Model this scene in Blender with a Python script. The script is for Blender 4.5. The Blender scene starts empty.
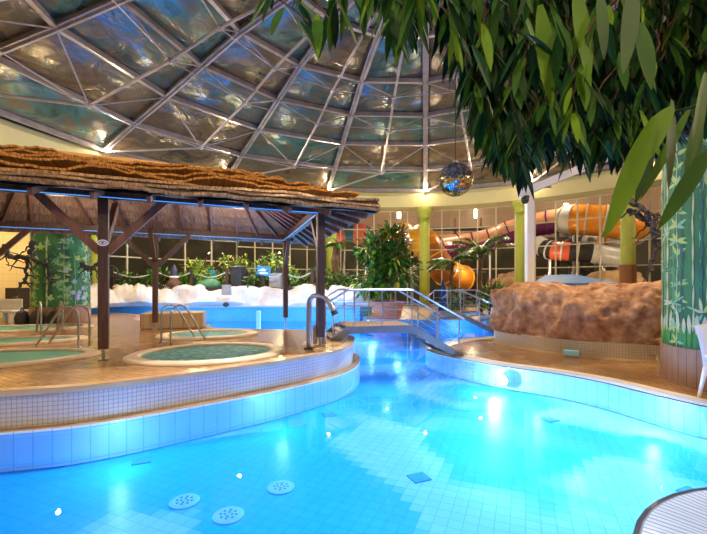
import bpy, math, random
from math import sin, cos, pi, radians as R, sqrt, hypot
from mathutils import Vector as V, noise as NZ
random.seed(7)
col = bpy.context.scene.collection
H = 1.8; F = 400.0; YH = 285.0; CXI = 353.5
def at(x, y, D=None, z=None):
    """measured point of the photograph -> world (camera stands at 0,0,H looking along +Y)"""
    if D is None: D = (H - z) * F / (y - YH)
    if z is None: z = H + (YH - y) / F * D
    return V(((x - CXI) / F * D, D, z))
# ------------------------------------------------------------------ materials
MATS = {}
def mat(name, base, rough=.5, metal=0., spec=.5, emit=None, estr=0., c2=None, nscale=5., ndetail=4., stretch=(1,1,1),
        lo=.35, hi=.65, bump=0., bscale=None, coord='Object', alpha=1., trans=0., c3=None, sheen=0):
    if name in MATS: return MATS[name]
    m = bpy.data.materials.new(name); m.use_nodes = True; nt = m.node_tree; N = nt.nodes; L = nt.links
    b = N['Principled BSDF']; MATS[name] = m
    b.inputs['Base Color'].default_value = (*base, 1); b.inputs['Roughness'].default_value = rough
    b.inputs['Metallic'].default_value = metal; b.inputs['Specular IOR Level'].default_value = spec
    if trans: b.inputs['Transmission Weight'].default_value = trans
    if emit: b.inputs['Emission Color'].default_value = (*emit, 1); b.inputs['Emission Strength'].default_value = estr
    tc = N.new('ShaderNodeTexCoord'); mp = N.new('ShaderNodeMapping'); mp.inputs['Scale'].default_value = stretch
    L.new(tc.outputs[coord], mp.inputs[0])
    n = N.new('ShaderNodeTexNoise'); n.inputs['Scale'].default_value = nscale; n.inputs['Detail'].default_value = ndetail
    L.new(mp.outputs[0], n.inputs['Vector'])
    r = N.new('ShaderNodeValToRGB'); e = r.color_ramp.elements
    if c2 is None: c2 = tuple(c * .86 for c in base)
    e[0].position = lo; e[1].position = hi; e[0].color = (*base, 1); e[1].color = (*c2, 1)
    if c3: k = e.new((lo + hi) / 2); k.color = (*c3, 1)
    L.new(n.outputs['Fac'], r.inputs[0]); L.new(r.outputs[0], b.inputs['Base Color'])
    if bump:
        n2 = N.new('ShaderNodeTexNoise'); n2.inputs['Scale'].default_value = bscale or nscale * 3; n2.inputs['Detail'].default_value = 5
        L.new(mp.outputs[0], n2.inputs['Vector'])
        bp = N.new('ShaderNodeBump'); bp.inputs['Strength'].default_value = bump; bp.inputs['Distance'].default_value = .05
        L.new(n2.outputs['Fac'], bp.inputs['Height']); L.new(bp.outputs[0], b.inputs['Normal'])
    return m
def tile(name, a, bcol, mortar, w, h, ms=.01, rough=.3, coord='Object', rot=0, offset=0., bump=.2, nsc=.6, namt=None):
    if name in MATS: return MATS[name]
    m = bpy.data.materials.new(name); m.use_nodes = True; nt = m.node_tree; N = nt.nodes; L = nt.links; MATS[name] = m
    b = N['Principled BSDF']; b.inputs['Roughness'].default_value = rough
    tc = N.new('ShaderNodeTexCoord'); mp = N.new('ShaderNodeMapping'); mp.inputs['Rotation'].default_value = (0, 0, rot)
    L.new(tc.outputs[coord], mp.inputs[0])
    br = N.new('ShaderNodeTexBrick'); br.offset = offset; br.squash = 1
    br.inputs['Scale'].default_value = 1; br.inputs['Brick Width'].default_value = w; br.inputs['Row Height'].default_value = h
    br.inputs['Mortar Size'].default_value = ms; br.inputs['Mortar Smooth'].default_value = .1
    br.inputs['Color1'].default_value = (*a, 1); br.inputs['Color2'].default_value = (*bcol, 1); br.inputs['Mortar'].default_value = (*mortar, 1)
    L.new(mp.outputs[0], br.inputs['Vector'])
    out = br.outputs['Color']
    if namt:
        n = N.new('ShaderNodeTexNoise'); n.inputs['Scale'].default_value = nsc; n.inputs['Detail'].default_value = 3
        L.new(mp.outputs[0], n.inputs['Vector'])
        r = N.new('ShaderNodeValToRGB'); r.color_ramp.elements[0].position = .4; r.color_ramp.elements[1].position = .62
        r.color_ramp.elements[0].color = (*namt, 1); r.color_ramp.elements[1].color = (1, 1, 1, 1)
        L.new(n.outputs['Fac'], r.inputs[0])
        mx = N.new('ShaderNodeMix'); mx.data_type = 'RGBA'; mx.blend_type = 'MULTIPLY'; mx.inputs[0].default_value = 1
        L.new(out, mx.inputs[6]); L.new(r.outputs[0], mx.inputs[7]); out = mx.outputs[2]
    L.new(out, b.inputs['Base Color'])
    if bump:
        bp = N.new('ShaderNodeBump'); bp.inputs['Strength'].default_value = bump; bp.inputs['Distance'].default_value = .01; bp.invert = True
        L.new(br.outputs['Fac'], bp.inputs['Height']); L.new(bp.outputs[0], b.inputs['Normal'])
    return m
def pool_tile(name, a, bcol, deep, mortar, w, rot=.4):
    """square pool tiles; whole tiles switch to the deeper blue in patches"""
    m = bpy.data.materials.new(name); m.use_nodes = True; nt = m.node_tree; N = nt.nodes; L = nt.links; MATS[name] = m
    b = N['Principled BSDF']; b.inputs['Roughness'].default_value = .4
    tc = N.new('ShaderNodeTexCoord'); mp = N.new('ShaderNodeMapping'); mp.inputs['Rotation'].default_value = (0, 0, rot)
    L.new(tc.outputs['Object'], mp.inputs[0])
    br = N.new('ShaderNodeTexBrick'); br.offset = 0
    br.inputs['Scale'].default_value = 1; br.inputs['Brick Width'].default_value = w; br.inputs['Row Height'].default_value = w
    br.inputs['Mortar Size'].default_value = .006; br.inputs['Color1'].default_value = (*a, 1); br.inputs['Color2'].default_value = (*bcol, 1)
    br.inputs['Mortar'].default_value = (*mortar, 1); L.new(mp.outputs[0], br.inputs['Vector'])
    sn = N.new('ShaderNodeVectorMath'); sn.operation = 'SNAP'; sn.inputs[1].default_value = (w, w, 10); br.inputs['Mortar Size'].default_value = .0045; L.new(mp.outputs[0], sn.inputs[0])
    n = N.new('ShaderNodeTexNoise'); n.inputs['Scale'].default_value = .33; n.inputs['Detail'].default_value = 2; L.new(sn.outputs[0], n.inputs['Vector'])
    r = N.new('ShaderNodeValToRGB'); r.color_ramp.elements[0].position = .50; r.color_ramp.elements[1].position = .54
    r.color_ramp.elements[0].color = (*deep, 1); r.color_ramp.elements[1].color = (1, 1, 1, 1); L.new(n.outputs['Fac'], r.inputs[0])
    mx = N.new('ShaderNodeMix'); mx.data_type = 'RGBA'; mx.blend_type = 'MULTIPLY'; mx.inputs[0].default_value = 1
    L.new(br.outputs['Color'], mx.inputs[6]); L.new(r.outputs[0], mx.inputs[7]); L.new(mx.outputs[2], b.inputs['Base Color'])
    return m
def water(name, tint, ior=1.33, scale=3., strength=.08, rough=.02):
    m = bpy.data.materials.new(name); m.use_nodes = True; nt = m.node_tree; N = nt.nodes; L = nt.links; MATS[name] = m
    N.remove(N['Principled BSDF']); out = N['Material Output']
    t = N.new('ShaderNodeBsdfTransparent'); t.inputs[0].default_value = (*tint, 1)
    g = N.new('ShaderNodeBsdfGlossy'); g.inputs['Roughness'].default_value = rough
    fr = N.new('ShaderNodeFresnel'); fr.inputs['IOR'].default_value = ior; mx = N.new('ShaderNodeMixShader')
    tc = N.new('ShaderNodeTexCoord'); n = N.new('ShaderNodeTexNoise'); n.inputs['Scale'].default_value = scale; n.inputs['Detail'].default_value = 3
    bp = N.new('ShaderNodeBump'); bp.inputs['Strength'].default_value = strength; bp.inputs['Distance'].default_value = .1
    L.new(tc.outputs['Object'], n.inputs['Vector']); L.new(n.outputs['Fac'], bp.inputs['Height'])
    L.new(bp.outputs[0], g.inputs['Normal']); L.new(bp.outputs[0], fr.inputs['Normal'])
    L.new(fr.outputs[0], mx.inputs[0]); L.new(t.outputs[0], mx.inputs[1]); L.new(g.outputs[0], mx.inputs[2]); L.new(mx.outputs[0], out.inputs[0])
    return m
# ------------------------------------------------------------------ mesh builder
ORG = {}
class MB:
    def __init__(s): s.v = []; s.f = []; s.m = []; s.uv = []
    def add(s, vs, fs, mi=0, uvs=None):
        o = len(s.v); s.v += [V(p) for p in vs]
        for k, f in enumerate(fs):
            s.f.append([o + i for i in f]); s.m.append(mi if isinstance(mi, int) else mi[k]); s.uv.append(uvs[k] if uvs else None)
    def box(s, c, d, rz=0, mi=0, taper=1., bev=0):
        hx, hy, hz = d[0] / 2, d[1] / 2, d[2] / 2; vs = []
        for z, t in ((-hz, 1), (hz, taper)):
            for x, y in ((-hx, -hy), (hx, -hy), (hx, hy), (-hx, hy)):
                x *= t; y *= t; vs.append((c[0] + x * cos(rz) - y * sin(rz), c[1] + x * sin(rz) + y * cos(rz), c[2] + z))
        s.add(vs, [(0, 3, 2, 1), (4, 5, 6, 7), (0, 1, 5, 4), (1, 2, 6, 5), (2, 3, 7, 6), (3, 0, 4, 7)], mi); return s
    def bar(s, p, q, w, h, mi=0, up=(0, 0, 1)):
        p = V(p); q = V(q); d = (q - p).normalized(); up = V(up)
        if abs(d.dot(up)) > .98: up = V((0, 1, 0))
        x = d.cross(up).normalized(); y = x.cross(d).normalized(); vs = []
        for c in (p, q):
            for a, b in ((-1, -1), (1, -1), (1, 1), (-1, 1)): vs.append(c + x * a * w / 2 + y * b * h / 2)
        s.add(vs, [(0, 3, 2, 1), (4, 5, 6, 7), (0, 1, 5, 4), (1, 2, 6, 5), (2, 3, 7, 6), (3, 0, 4, 7)], mi); return s
    def tube(s, pts, r, n=8, mi=0, cap=True, mifn=None):
        pts = [V(p) for p in pts]; K = len(pts); rs = r if isinstance(r, (list, tuple)) else [r] * K
        vs = []; fs = []; ms = []; d0 = (pts[1] - pts[0]).normalized(); a = V((0, 0, 1)) if abs(d0.z) < .9 else V((1, 0, 0))
        x = d0.cross(a).normalized()
        for k in range(K):
            d = (pts[min(k + 1, K - 1)] - pts[max(k - 1, 0)]).normalized()
            x = (x - d * x.dot(d)).normalized(); y = d.cross(x)
            for i in range(n): t = 2 * pi * i / n; vs.append(pts[k] + (x * cos(t) + y * sin(t)) * rs[k])
        for k in range(K - 1):
            for i in range(n):
                j = (i + 1) % n; fs.append((k * n + i, k * n + j, (k + 1) * n + j, (k + 1) * n + i)); ms.append(mifn(k, i) if mifn else mi)
        if cap: fs.append(tuple(range(n - 1, -1, -1))); ms.append(mi); fs.append(tuple((K - 1) * n + i for i in range(n))); ms.append(mi)
        s.add(vs, fs, ms); return s
    def lathe(s, prof, c, n=24, mi=0, cap=True, mifn=None, flute=0):
        vs = []; fs = []; ms = []; K = len(prof)
        for r, z in prof:
            for i in range(n):
                t = 2 * pi * i / n; rr = r * (1 - flute * (i % 2)); vs.append((c[0] + rr * cos(t), c[1] + rr * sin(t), c[2] + z))
        for k in range(K - 1):
            for i in range(n):
                j = (i + 1) % n; fs.append((k * n + i, k * n + j, (k + 1) * n + j, (k + 1) * n + i)); ms.append(mifn(k, i) if mifn else mi)
        if cap: fs.append(tuple(range(n - 1, -1, -1))); ms.append(mi); fs.append(tuple((K - 1) * n + i for i in range(n))); ms.append(mi)
        s.add(vs, fs, ms); return s
    def prism(s, poly, z0, z1, mi_top=0, mi_side=0, holes=None):
        n = len(poly); vs = [(x, y, z0) for x, y in poly] + [(x, y, z1) for x, y in poly]; fs = []; us = []; ms = []; u = 0
        fs.append(tuple(range(n - 1, -1, -1))); us.append(None); ms.append(mi_side)
        if not holes: fs.append(tuple(range(n, 2 * n))); us.append(None); ms.append(mi_top)
        for i in range(n):
            j = (i + 1) % n; l = hypot(poly[j][0] - poly[i][0], poly[j][1] - poly[i][1])
            fs.append((i, j, n + j, n + i)); us.append([(u, z0), (u + l, z0), (u + l, z1), (u, z1)]); ms.append(mi_side); u += l
        s.add(vs, fs, ms, us); return s
    def sphere(s, c, r, n=16, m=10, mi=0, sc=(1, 1, 1)):
        prof = []
        vs = []; fs = []
        for j in range(m + 1):
            p = -pi / 2 + pi * j / m
            for i in range(n):
                t = 2 * pi * i / n; vs.append((c[0] + r * sc[0] * cos(p) * cos(t), c[1] + r * sc[1] * cos(p) * sin(t), c[2] + r * sc[2] * sin(p)))
        for j in range(m):
            for i in range(n): k = (i + 1) % n; fs.append((j * n + i, j * n + k, (j + 1) * n + k, (j + 1) * n + i))
        s.add(vs, fs, mi); return s
    def leaf(s, b, d, nrm, L, W, mi=0, droop=.0, seg=4, fold=.15):
        b = V(b); d = V(d).normalized(); nrm = V(nrm); x = d.cross(nrm)
        if x.length < 1e-3: x = d.cross(V((1, .3, 0)))
        x.normalize(); nn = x.cross(d).normalized(); vs = []; p = b.copy(); dd = d.copy()
        for k in range(seg + 1):
            t = k / seg; w = W / 2 * (sin(pi * min(1, t * .92 + .06)) ** .8 if t < 1 else 0.02) * (1 - .25 * t)
            vs += [p + x * w + nn * w * fold, p - nn * 0, p - x * w + nn * w * fold]
            p = p + dd * (L / seg); dd = (dd + V((0, 0, -droop / seg))).normalized()
        fs = []
        for k in range(seg): o = k * 3; fs += [(o, o + 1, o + 4, o + 3), (o + 1, o + 2, o + 5, o + 4)]
        s.add(vs, fs, mi); return s
    def build(s, name, mats, parent=None, smooth=False, bevel=0, origin=None):
        if not isinstance(mats, (list, tuple)): mats = [mats]
        if parent is not None: org = ORG[parent]
        elif origin is not None: org = V(origin)
        else:
            xs = [p.x for p in s.v]; ys = [p.y for p in s.v]; zs = [p.z for p in s.v]
            org = V(((min(xs) + max(xs)) / 2, (min(ys) + max(ys)) / 2, min(zs)))
        me = bpy.data.meshes.new(name); me.from_pydata([p - org for p in s.v], [], s.f)
        for m in mats: me.materials.append(m)
        me.polygons.foreach_set('material_index', s.m)
        if any(u for u in s.uv):
            ul = me.uv_layers.new(name='UV')
            for p, u in zip(me.polygons, s.uv):
                if u:
                    for li, c in zip(p.loop_indices, u): ul.data[li].uv = c
        if smooth: me.polygons.foreach_set('use_smooth', [True] * len(me.polygons))
        me.update(); o = bpy.data.objects.new(name, me); col.objects.link(o); ORG[o] = org
        if parent is not None: o.parent = parent
        else: o.location = org
        if bevel:
            bv = o.modifiers.new('Bevel', 'BEVEL'); bv.width = bevel; bv.segments = 2; bv.limit_method = 'ANGLE'
        return o
def empty(name, loc):
    o = bpy.data.objects.new(name, None); o.empty_display_size = .2; o.location = loc; col.objects.link(o); ORG[o] = V(loc); return o
def tag(o, label, cat, group=None, kind=None):
    o['label'] = label; o['category'] = cat
    if group: o['group'] = group
    if kind: o['kind'] = kind
    return o
def struct(o, label=None, cat=None):
    o['kind'] = 'structure'
    if label: o['label'] = label
    if cat: o['category'] = cat
    return o
def smooth_poly(pts, n=6, closed=True):
    out = []; K = len(pts)
    for i in range(K if closed else K - 1):
        if closed: p0, p1, p2, p3 = [pts[(i + k) % K] for k in (-1, 0, 1, 2)]
        else: p0, p1, p2, p3 = pts[max(i - 1, 0)], pts[i], pts[i + 1], pts[min(i + 2, K - 1)]
        p0, p1, p2, p3 = map(V, (p0, p1, p2, p3))
        for k in range(n):
            t = k / n; out.append(tuple(.5 * ((2 * p1) + (-p0 + p2) * t + (2 * p0 - 5 * p1 + 4 * p2 - p3) * t * t + (-p0 + 3 * p1 - 3 * p2 + p3) * t ** 3)))
    if not closed: out.append(tuple(pts[-1]))
    return out
def offset_poly(poly, d):
    n = len(poly); out = []
    for i in range(n):
        a = V(poly[i - 1]).to_2d(); b = V(poly[i]).to_2d(); c = V(poly[(i + 1) % n]).to_2d()
        e = (c - a).normalized(); out.append((b.x + e.y * d, b.y - e.x * d))
    return out
def ccw(p):
    a = sum(p[i - 1][0] * p[i][1] - p[i][0] * p[i - 1][1] for i in range(len(p))); return p if a > 0 else p[::-1]
def catmull(pts, n=8): return [V(p) for p in smooth_poly([tuple(p) for p in pts], n, False)]

# palette
M_steel = mat('brushed_steel', (.50, .50, .51), .3, 1., c2=(.4, .4, .42), nscale=20)
M_bridge = mat('bridge_grey_paint', (.17, .17, .18), .5, .1, c2=(.13, .13, .14), nscale=6)
M_wood = mat('dark_stained_wood', (.085, .035, .022), .5, c2=(.045, .018, .012), nscale=3, stretch=(8, 8, 1), bump=.2, bscale=14)
M_rafter = mat('red_brown_rafter_wood', (.22, .085, .045), .55, c2=(.12, .045, .025), nscale=3, stretch=(5, 5, 1), bump=.2, bscale=12)
M_blue_glow = mat('blue_glow', (.1, .35, .9), .4, emit=(.1, .4, 1), estr=.7)
M_lamp = mat('warm_lamp_lens', (1, .85, .6), .4, emit=(1, .78, .45), estr=60)
M_green = mat('lime_green_paint', (.42, .50, .09), .5, c2=(.37, .45, .08), nscale=2)
M_fascia = mat('pale_lime_plaster', (.60, .58, .34), .6, c2=(.55, .53, .30), nscale=.6)
M_cream = tile('cream_wall_block', (.72, .52, .22), (.68, .48, .2), (.6, .42, .17), .5, .3, .008, .7)
M_frame = mat('warm_white_window_frame', (.62, .57, .44), .5)
M_dome = mat('dome_aluminium', (.36, .33, .37), .42, .35, c2=(.27, .25, .29), nscale=3)
M_terra = mat('terracotta', (.5, .16, .07), .7, c2=(.38, .12, .05), nscale=8)
M_dark = mat('matte_black_plastic', (.02, .02, .022), .5, c2=(.035, .035, .038))
M_white = mat('white_plastic', (.82, .83, .85), .35, c2=(.78, .79, .81))
M_bark = mat('brown_bark', (.16, .08, .04), .85, c2=(.07, .035, .02), nscale=10, bump=.5)
M_rope = mat('pale_rope', (.7, .66, .6), .8)
M_soil = mat('dark_soil', (.05, .03, .02), .9)
G1 = mat('leaf_deep_green', (.018, .075, .012), .32, c2=(.03, .12, .015), nscale=3)
G2 = mat('leaf_mid_green', (.06, .19, .018), .32, c2=(.10, .26, .02), nscale=3)
G3 = mat('leaf_yellow_green', (.22, .36, .02), .35, c2=(.32, .42, .03), nscale=3)
G4 = mat('leaf_gold', (.55, .42, .03), .4, c2=(.4, .36, .03), nscale=3)

# ------------------------------------------------------------------ dome
DC = V((2.11, 11.6)); ZR0, ZR1 = 7.16, 8.10; NR = 15; ST = 24.
rings = [15.95, 13.65, 11.37, 9.25, 7.2, 4.7, 2.9, 1.2]
rz = [8.16, 8.99, 9.75, 10.52, 11.24, 11.85, 12.1, 12.2]
def dz(r):
    for k in range(7):
        if rings[k] >= r >= rings[k + 1]: t = (rings[k] - r) / (rings[k] - rings[k + 1]); return rz[k] * (1 - t) + rz[k + 1] * t
    return 12.22
azs = [R(10.1 + ST * k) for k in range(NR)]
def dp(az, r, off=0.):
    z = dz(r); k = r / 30; return V((DC.x + (r - off * k) * sin(az), DC.y + (r - off * k) * cos(az), z - off * sqrt(1 - k * k)))
def panel_mat(name, cols, seedv):
    m = bpy.data.materials.new(name); m.use_nodes = True; nt = m.node_tree; N = nt.nodes; L = nt.links; b = N['Principled BSDF']; MATS[name] = m
    tc = N.new('ShaderNodeTexCoord'); mp = N.new('ShaderNodeMapping'); mp.inputs['Location'].default_value = (seedv, seedv * .3, 0)
    mp.inputs['Scale'].default_value = (.5, .5, 1.6)
    L.new(tc.outputs['Object'], mp.inputs[0])
    n = N.new('ShaderNodeTexNoise'); n.inputs['Scale'].default_value = 1.2; n.inputs['Detail'].default_value = 6; n.inputs['Distortion'].default_value = 1.2
    L.new(mp.outputs[0], n.inputs['Vector']); r = N.new('ShaderNodeValToRGB'); e = r.color_ramp.elements
    e[0].position = .33; e[0].color = (*cols[0], 1); e[1].position = .68; e[1].color = (*cols[-1], 1)
    for i, c in enumerate(cols[1:-1]): k = e.new(.33 + .35 * (i + 1) / (len(cols) - 1)); k.color = (*c, 1)
    L.new(n.outputs['Fac'], r.inputs[0]); L.new(r.outputs[0], b.inputs['Base Color'])
    b.inputs['Roughness'].default_value = .22; b.inputs['Metallic'].default_value = .25; b.inputs['Specular IOR Level'].default_value = .9
    n2 = N.new('ShaderNodeTexNoise'); n2.inputs['Scale'].default_value = 2.6; n2.inputs['Detail'].default_value = 5; n2.inputs['Distortion'].default_value = 1
    L.new(mp.outputs[0], n2.inputs['Vector']); bp = N.new('ShaderNodeBump'); bp.inputs['Strength'].default_value = .6; bp.inputs['Distance'].default_value = .12
    L.new(n2.outputs['Fac'], bp.inputs['Height']); L.new(bp.outputs[0], b.inputs['Normal'])
    return m
PM = [panel_mat('foil_panel_brown', [(.05, .05, .05), (.17, .115, .075), (.10, .095, .08), (.24, .16, .10)], 0),
      panel_mat('foil_panel_teal', [(.03, .075, .085), (.06, .17, .18), (.13, .11, .085), (.04, .12, .20)], 5),
      panel_mat('foil_panel_blue_reflection', [(.04, .10, .14), (.14, .11, .08), (.05, .12, .15), (.16, .12, .08), (.03, .16, .45)], 11)]  # blue patches put reflections on the foil into its colour
pb = MB()
for i in range(NR):
    a0, a1 = azs[i], azs[i] + R(ST)
    for j in range(7):
        c = [dp(a0, rings[j]), dp(a1, rings[j]), dp(a1, rings[j + 1]), dp(a0, rings[j + 1])]
        n = 6; vs = []
        for v in range(n + 1):
            for u in range(n + 1):
                s, t = u / n, v / n; p = c[0] * (1 - s) * (1 - t) + c[1] * s * (1 - t) + c[2] * s * t + c[3] * (1 - s) * t
                inf = -.28 * sin(pi * s) ** .6 * sin(pi * t) ** .6 if 0 < s < 1 and 0 < t < 1 else 0
                inf += .04 * NZ.noise(p * 1.7) if inf else 0
                vs.append(p + V((0, 0, .22 + inf)))
        fs = [(v * (n + 1) + u, v * (n + 1) + u + 1, (v + 1) * (n + 1) + u + 1, (v + 1) * (n + 1) + u) for v in range(n) for u in range(n)]
        pb.add(vs, fs, random.choice([0, 0, 0, 1] if j < 2 else [0, 1, 1, 2]))  # browner low, teal and blue high: lamp light and reflections put into colour
pb.lathe([(1.4, 0), (1.4, .1), (.1, .25)], (DC.x, DC.y, 12.3), 16)
ceiling = pb.build('ceiling', PM, smooth=True, origin=(DC.x, DC.y, ZR1))
struct(ceiling, 'domed ceiling of foil panels in an aluminium frame', 'ceiling')
for i in range(NR):
    b = MB()
    for j in range(7):
        p, q = dp(azs[i], rings[j]), dp(azs[i], rings[j + 1])
        b.bar(p, q, .26, .05); b.bar(p + V((0, 0, .16)), q + V((0, 0, .16)), .10, .30); b.bar(p - V((0, 0, .05)), q - V((0, 0, .05)), .05, .1)
    b.build('dome_rib', M_dome, ceiling)
for j in range(8):
    b = MB()
    for i in range(NR):
        p, q = dp(azs[i], rings[j]), dp(azs[i] + R(ST), rings[j]); b.bar(p, q, .17, .05); b.bar(p + V((0, 0, .1)), q + V((0, 0, .1)), .07, .2)
    b.build('dome_ring', M_dome, ceiling)
for i in range(NR):
    b = MB(); mid = azs[i] + R(ST / 2); nodes = [(1.4, dp(mid, 12.9, .75)), (3, dp(mid, 9.2, .9)), (4, dp(mid, 7.1, .8)), (6, dp(mid, 3., .5))]
    b.tube([dp(azs[i], rings[0]), nodes[0][1]], .055, 6)
    for (j, p), (j2, q) in zip(nodes, nodes[1:]): b.tube([p, q], .06, 6)
    for k, (j, p) in enumerate(nodes[:3]):
        b.sphere(p, .11, 8, 6)
        for az in (azs[i], azs[i] + R(ST)):
            b.tube([p, dp(az, rings[[1, 3, 4][k]])], .03, 5)
            if k == 0: b.tube([p, dp(az, rings[2])], .03, 5)
        b.tube([p, dp(mid + R(ST), [12.9, 9.2, 7.1][k], .8)], .022, 5)
    b.build('truss_strut', M_dome, ceiling)
# ring beam (fascia)
b = MB(); n = 96; prof = [(17.6, ZR0), (16.0, ZR0), (15.95, ZR1 - .16), (16.05, ZR1 - .12), (16.1, ZR1 + .1), (17.6, ZR1 + .2)]
vs = []; fs = []
for r, z in prof:
    for i in range(n): t = 2 * pi * i / n; vs.append((DC.x + r * cos(t), DC.y + r * sin(t), z))
for k in range(len(prof)):
    for i in range(n): j = (i + 1) % n; k2 = (k + 1) % len(prof); fs.append((k * n + i, k * n + j, k2 * n + j, k2 * n + i))
b.add(vs, fs); struct(b.build('trim_1', M_fascia, smooth=False), 'pale lime ring beam carrying the dome', 'ring beam')

# ------------------------------------------------------------------ walls round the hall
def cyl(az, r, z): return V((DC.x + r * sin(az), DC.y + r * cos(az), z))
def arcwall(a0, a1, r, z0, z1, th=.2, mi=0, n=24):
    b = MB(); vs = []; us = []; fs = []
    for k in range(n + 1):
        a = a0 + (a1 - a0) * k / n
        vs += [cyl(a, r, z0), cyl(a, r, z1), cyl(a, r + th, z1), cyl(a, r + th, z0)]
    for k in range(n):
        o = k * 4; u0 = r * (a1 - a0) * k / n; u1 = r * (a1 - a0) * (k + 1) / n
        for q in range(4):
            fs.append((o + q, o + (q + 1) % 4, o + 4 + (q + 1) % 4, o + 4 + q)); us.append([(u0, z0), (u0, z1), (u1, z1), (u1, z0)])
    b.add(vs, fs, mi, us); return b
M_creamw = tile('cream_blockwork', (.74, .52, .2), (.70, .48, .18), (.62, .42, .16), .5, .28, .01, .7, coord='UV')
struct(arcwall(R(-150), R(-66), 17.25, -.45, ZR0, .3).build('wall_left', M_creamw), 'cream block wall', 'wall')
struct(arcwall(R(66), R(150), 17.25, -.45, ZR0, .3).build('wall_right', M_creamw), 'cream block wall right', 'wall')
struct(arcwall(R(150), R(210), 17.25, -.45, ZR0, .3).build('wall_rear', M_creamw), 'cream block wall behind the camera', 'wall')
# glazing
gl = water('window_glass', (.93, .94, .93), 1.35, .5, .02, .02)
nwin = 0
def glazing(a0, a1, cols_, zlev, z0, name):
    rr = 17.35; b = MB(); g = MB()
    for k in range(cols_ + 1):
        a = a0 + (a1 - a0) * k / cols_; b.bar(cyl(a, rr, z0), cyl(a, rr, ZR0), .075, .12, up=(sin(a), cos(a), 0))
    for k in range(cols_):
        p0 = a0 + (a1 - a0) * k / cols_; p1 = a0 + (a1 - a0) * (k + 1) / cols_
        for z in zlev: b.bar(cyl(p0, rr, z), cyl(p1, rr, z), .1, .06)
        g.add([cyl(p0, rr + .03, z0), cyl(p1, rr + .03, z0), cyl(p1, rr + .03, ZR0), cyl(p0, rr + .03, ZR0)], [(0, 1, 2, 3)])
    root = b.build(name, M_frame); struct(root, 'tall white framed glazing', 'window'); g.build('glass', gl, root)
glazing(R(-66), R(-34), 6, [1.78, 3.3, 4.6, 5.9, 7.1], 1.72, 'window_1')
glazing(R(-34), R(9.9), 11, [.4, 2.9, 4.3, 5.8, 7.1], .3, 'window_2')
glazing(R(9.9), R(66), 14, [.4, 2.9, 4.3, 5.8, 7.1], .3, 'window_3')
# columns
M_brick = tile('brown_cladding', (.30, .13, .06), (.26, .11, .05), (.2, .08, .04), 1.5, .08, .006, .7, coord='Object')
def column(az, z0, label, brown=0):
    c = cyl(az, 16.45, z0); root = empty('round_column', c); tag(root, label, 'column', None)
    h = ZR0 - z0
    MB().lathe([(.36, 0), (.34, h - .75)], c, 24).build('shaft', M_green, root, smooth=True)
    MB().lathe([(.34, h - .75), (.42, h - .72), (.42, h - .66), (.38, h - .62), (.40, h - .45), (.52, h - .22), (.55, h - .18), (.55, h), (.2, h)], c, 24).build('capital', M_green, root)
    if brown: MB().lathe([(.40, 0), (.40, brown)], c, 24).build('brown_cladding', M_brick, root)
column(R(9.9), .3, 'lime green round column standing behind the footbridge, left of the two hung palms')
column(R(-12.8), 1.7, 'lime green round column beside the bare palm trunk, half hidden by the pavilion roof')
column(R(31.6), .3, 'lime green round column directly behind the white gantry post')
column(R(51.5), .3, 'lime green round column with brown clad foot, behind the brown boulder', 2.6)
column(R(-61.5), 1.0, 'lime green round column at far left, behind the leftmost visible pavilion post')
# ------------------------------------------------------------------ floor / land
P_floor = pool_tile('pool_floor_tile', (.48, .74, .90), (.42, .70, .88), (.06, .74, .99), (.26, .55, .78), .135)
b = MB(); b.box((2, 11.6, -.5), (36, 36, .1)); struct(b.build('floor', P_floor), 'blue tiled pool floor', 'floor')
DT = tile('brown_deck_tile', (.46, .25, .11), (.36, .19, .08), (.22, .12, .05), .22, .11, .006, .22, rot=.5, offset=.5, nsc=.9, namt=(.62, .58, .55))
MOS = tile('white_mosaic', (.56, .57, .58), (.52, .53, .55), (.34, .32, .29), .055, .055, .005, .4, coord='UV')
UWT = tile('pool_wall_tile', (.68, .86, .93), (.64, .84, .92), (.25, .62, .8), .2, .4, .006, .3, coord='UV')
CUR = mat('cream_coping', (.62, .46, .27), .45, c2=(.52, .38, .22), nscale=2)
GRI = tile('overflow_grille', (.36, .43, .58), (.33, .40, .55), (.12, .14, .2), .06, .6, .008, .35, coord='UV')
BLK = mat('black_joint', (.015, .015, .02), .4)
# left island platform
plat = smooth_poly([(-4.33, 4.91), (-3.35, 5.25), (-2.31, 6.02), (-1.26, 6.93), (-.54, 7.76), (-.17, 8.45), (-.02, 9.3), (-.08, 10.3), (-.7, 11.3), (-2.4, 11.7),
     (-4.2, 12.1), (-4.9, 13.2), (-6.8, 13.9), (-8.2, 15.2), (-9.5, 17.6), (-12, 18.6), (-14, 16), (-14.3, 9), (-11, 4.5), (-7, 4.2)], 6)
plat = ccw(plat)
b = MB(); b.prism(plat, -.44, 0.0, 2, 2); b.prism(plat, 0.0, .47, 1, 1); 
b.prism(offset_poly(plat, .03), .43, .5, 0, 3)
plo = b.build('tiled_pool_platform', [DT, MOS, UWT, CUR])
struct(plo); tag(plo, 'raised tiled platform with rounded white mosaic wall beside the pool', 'platform')
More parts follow.
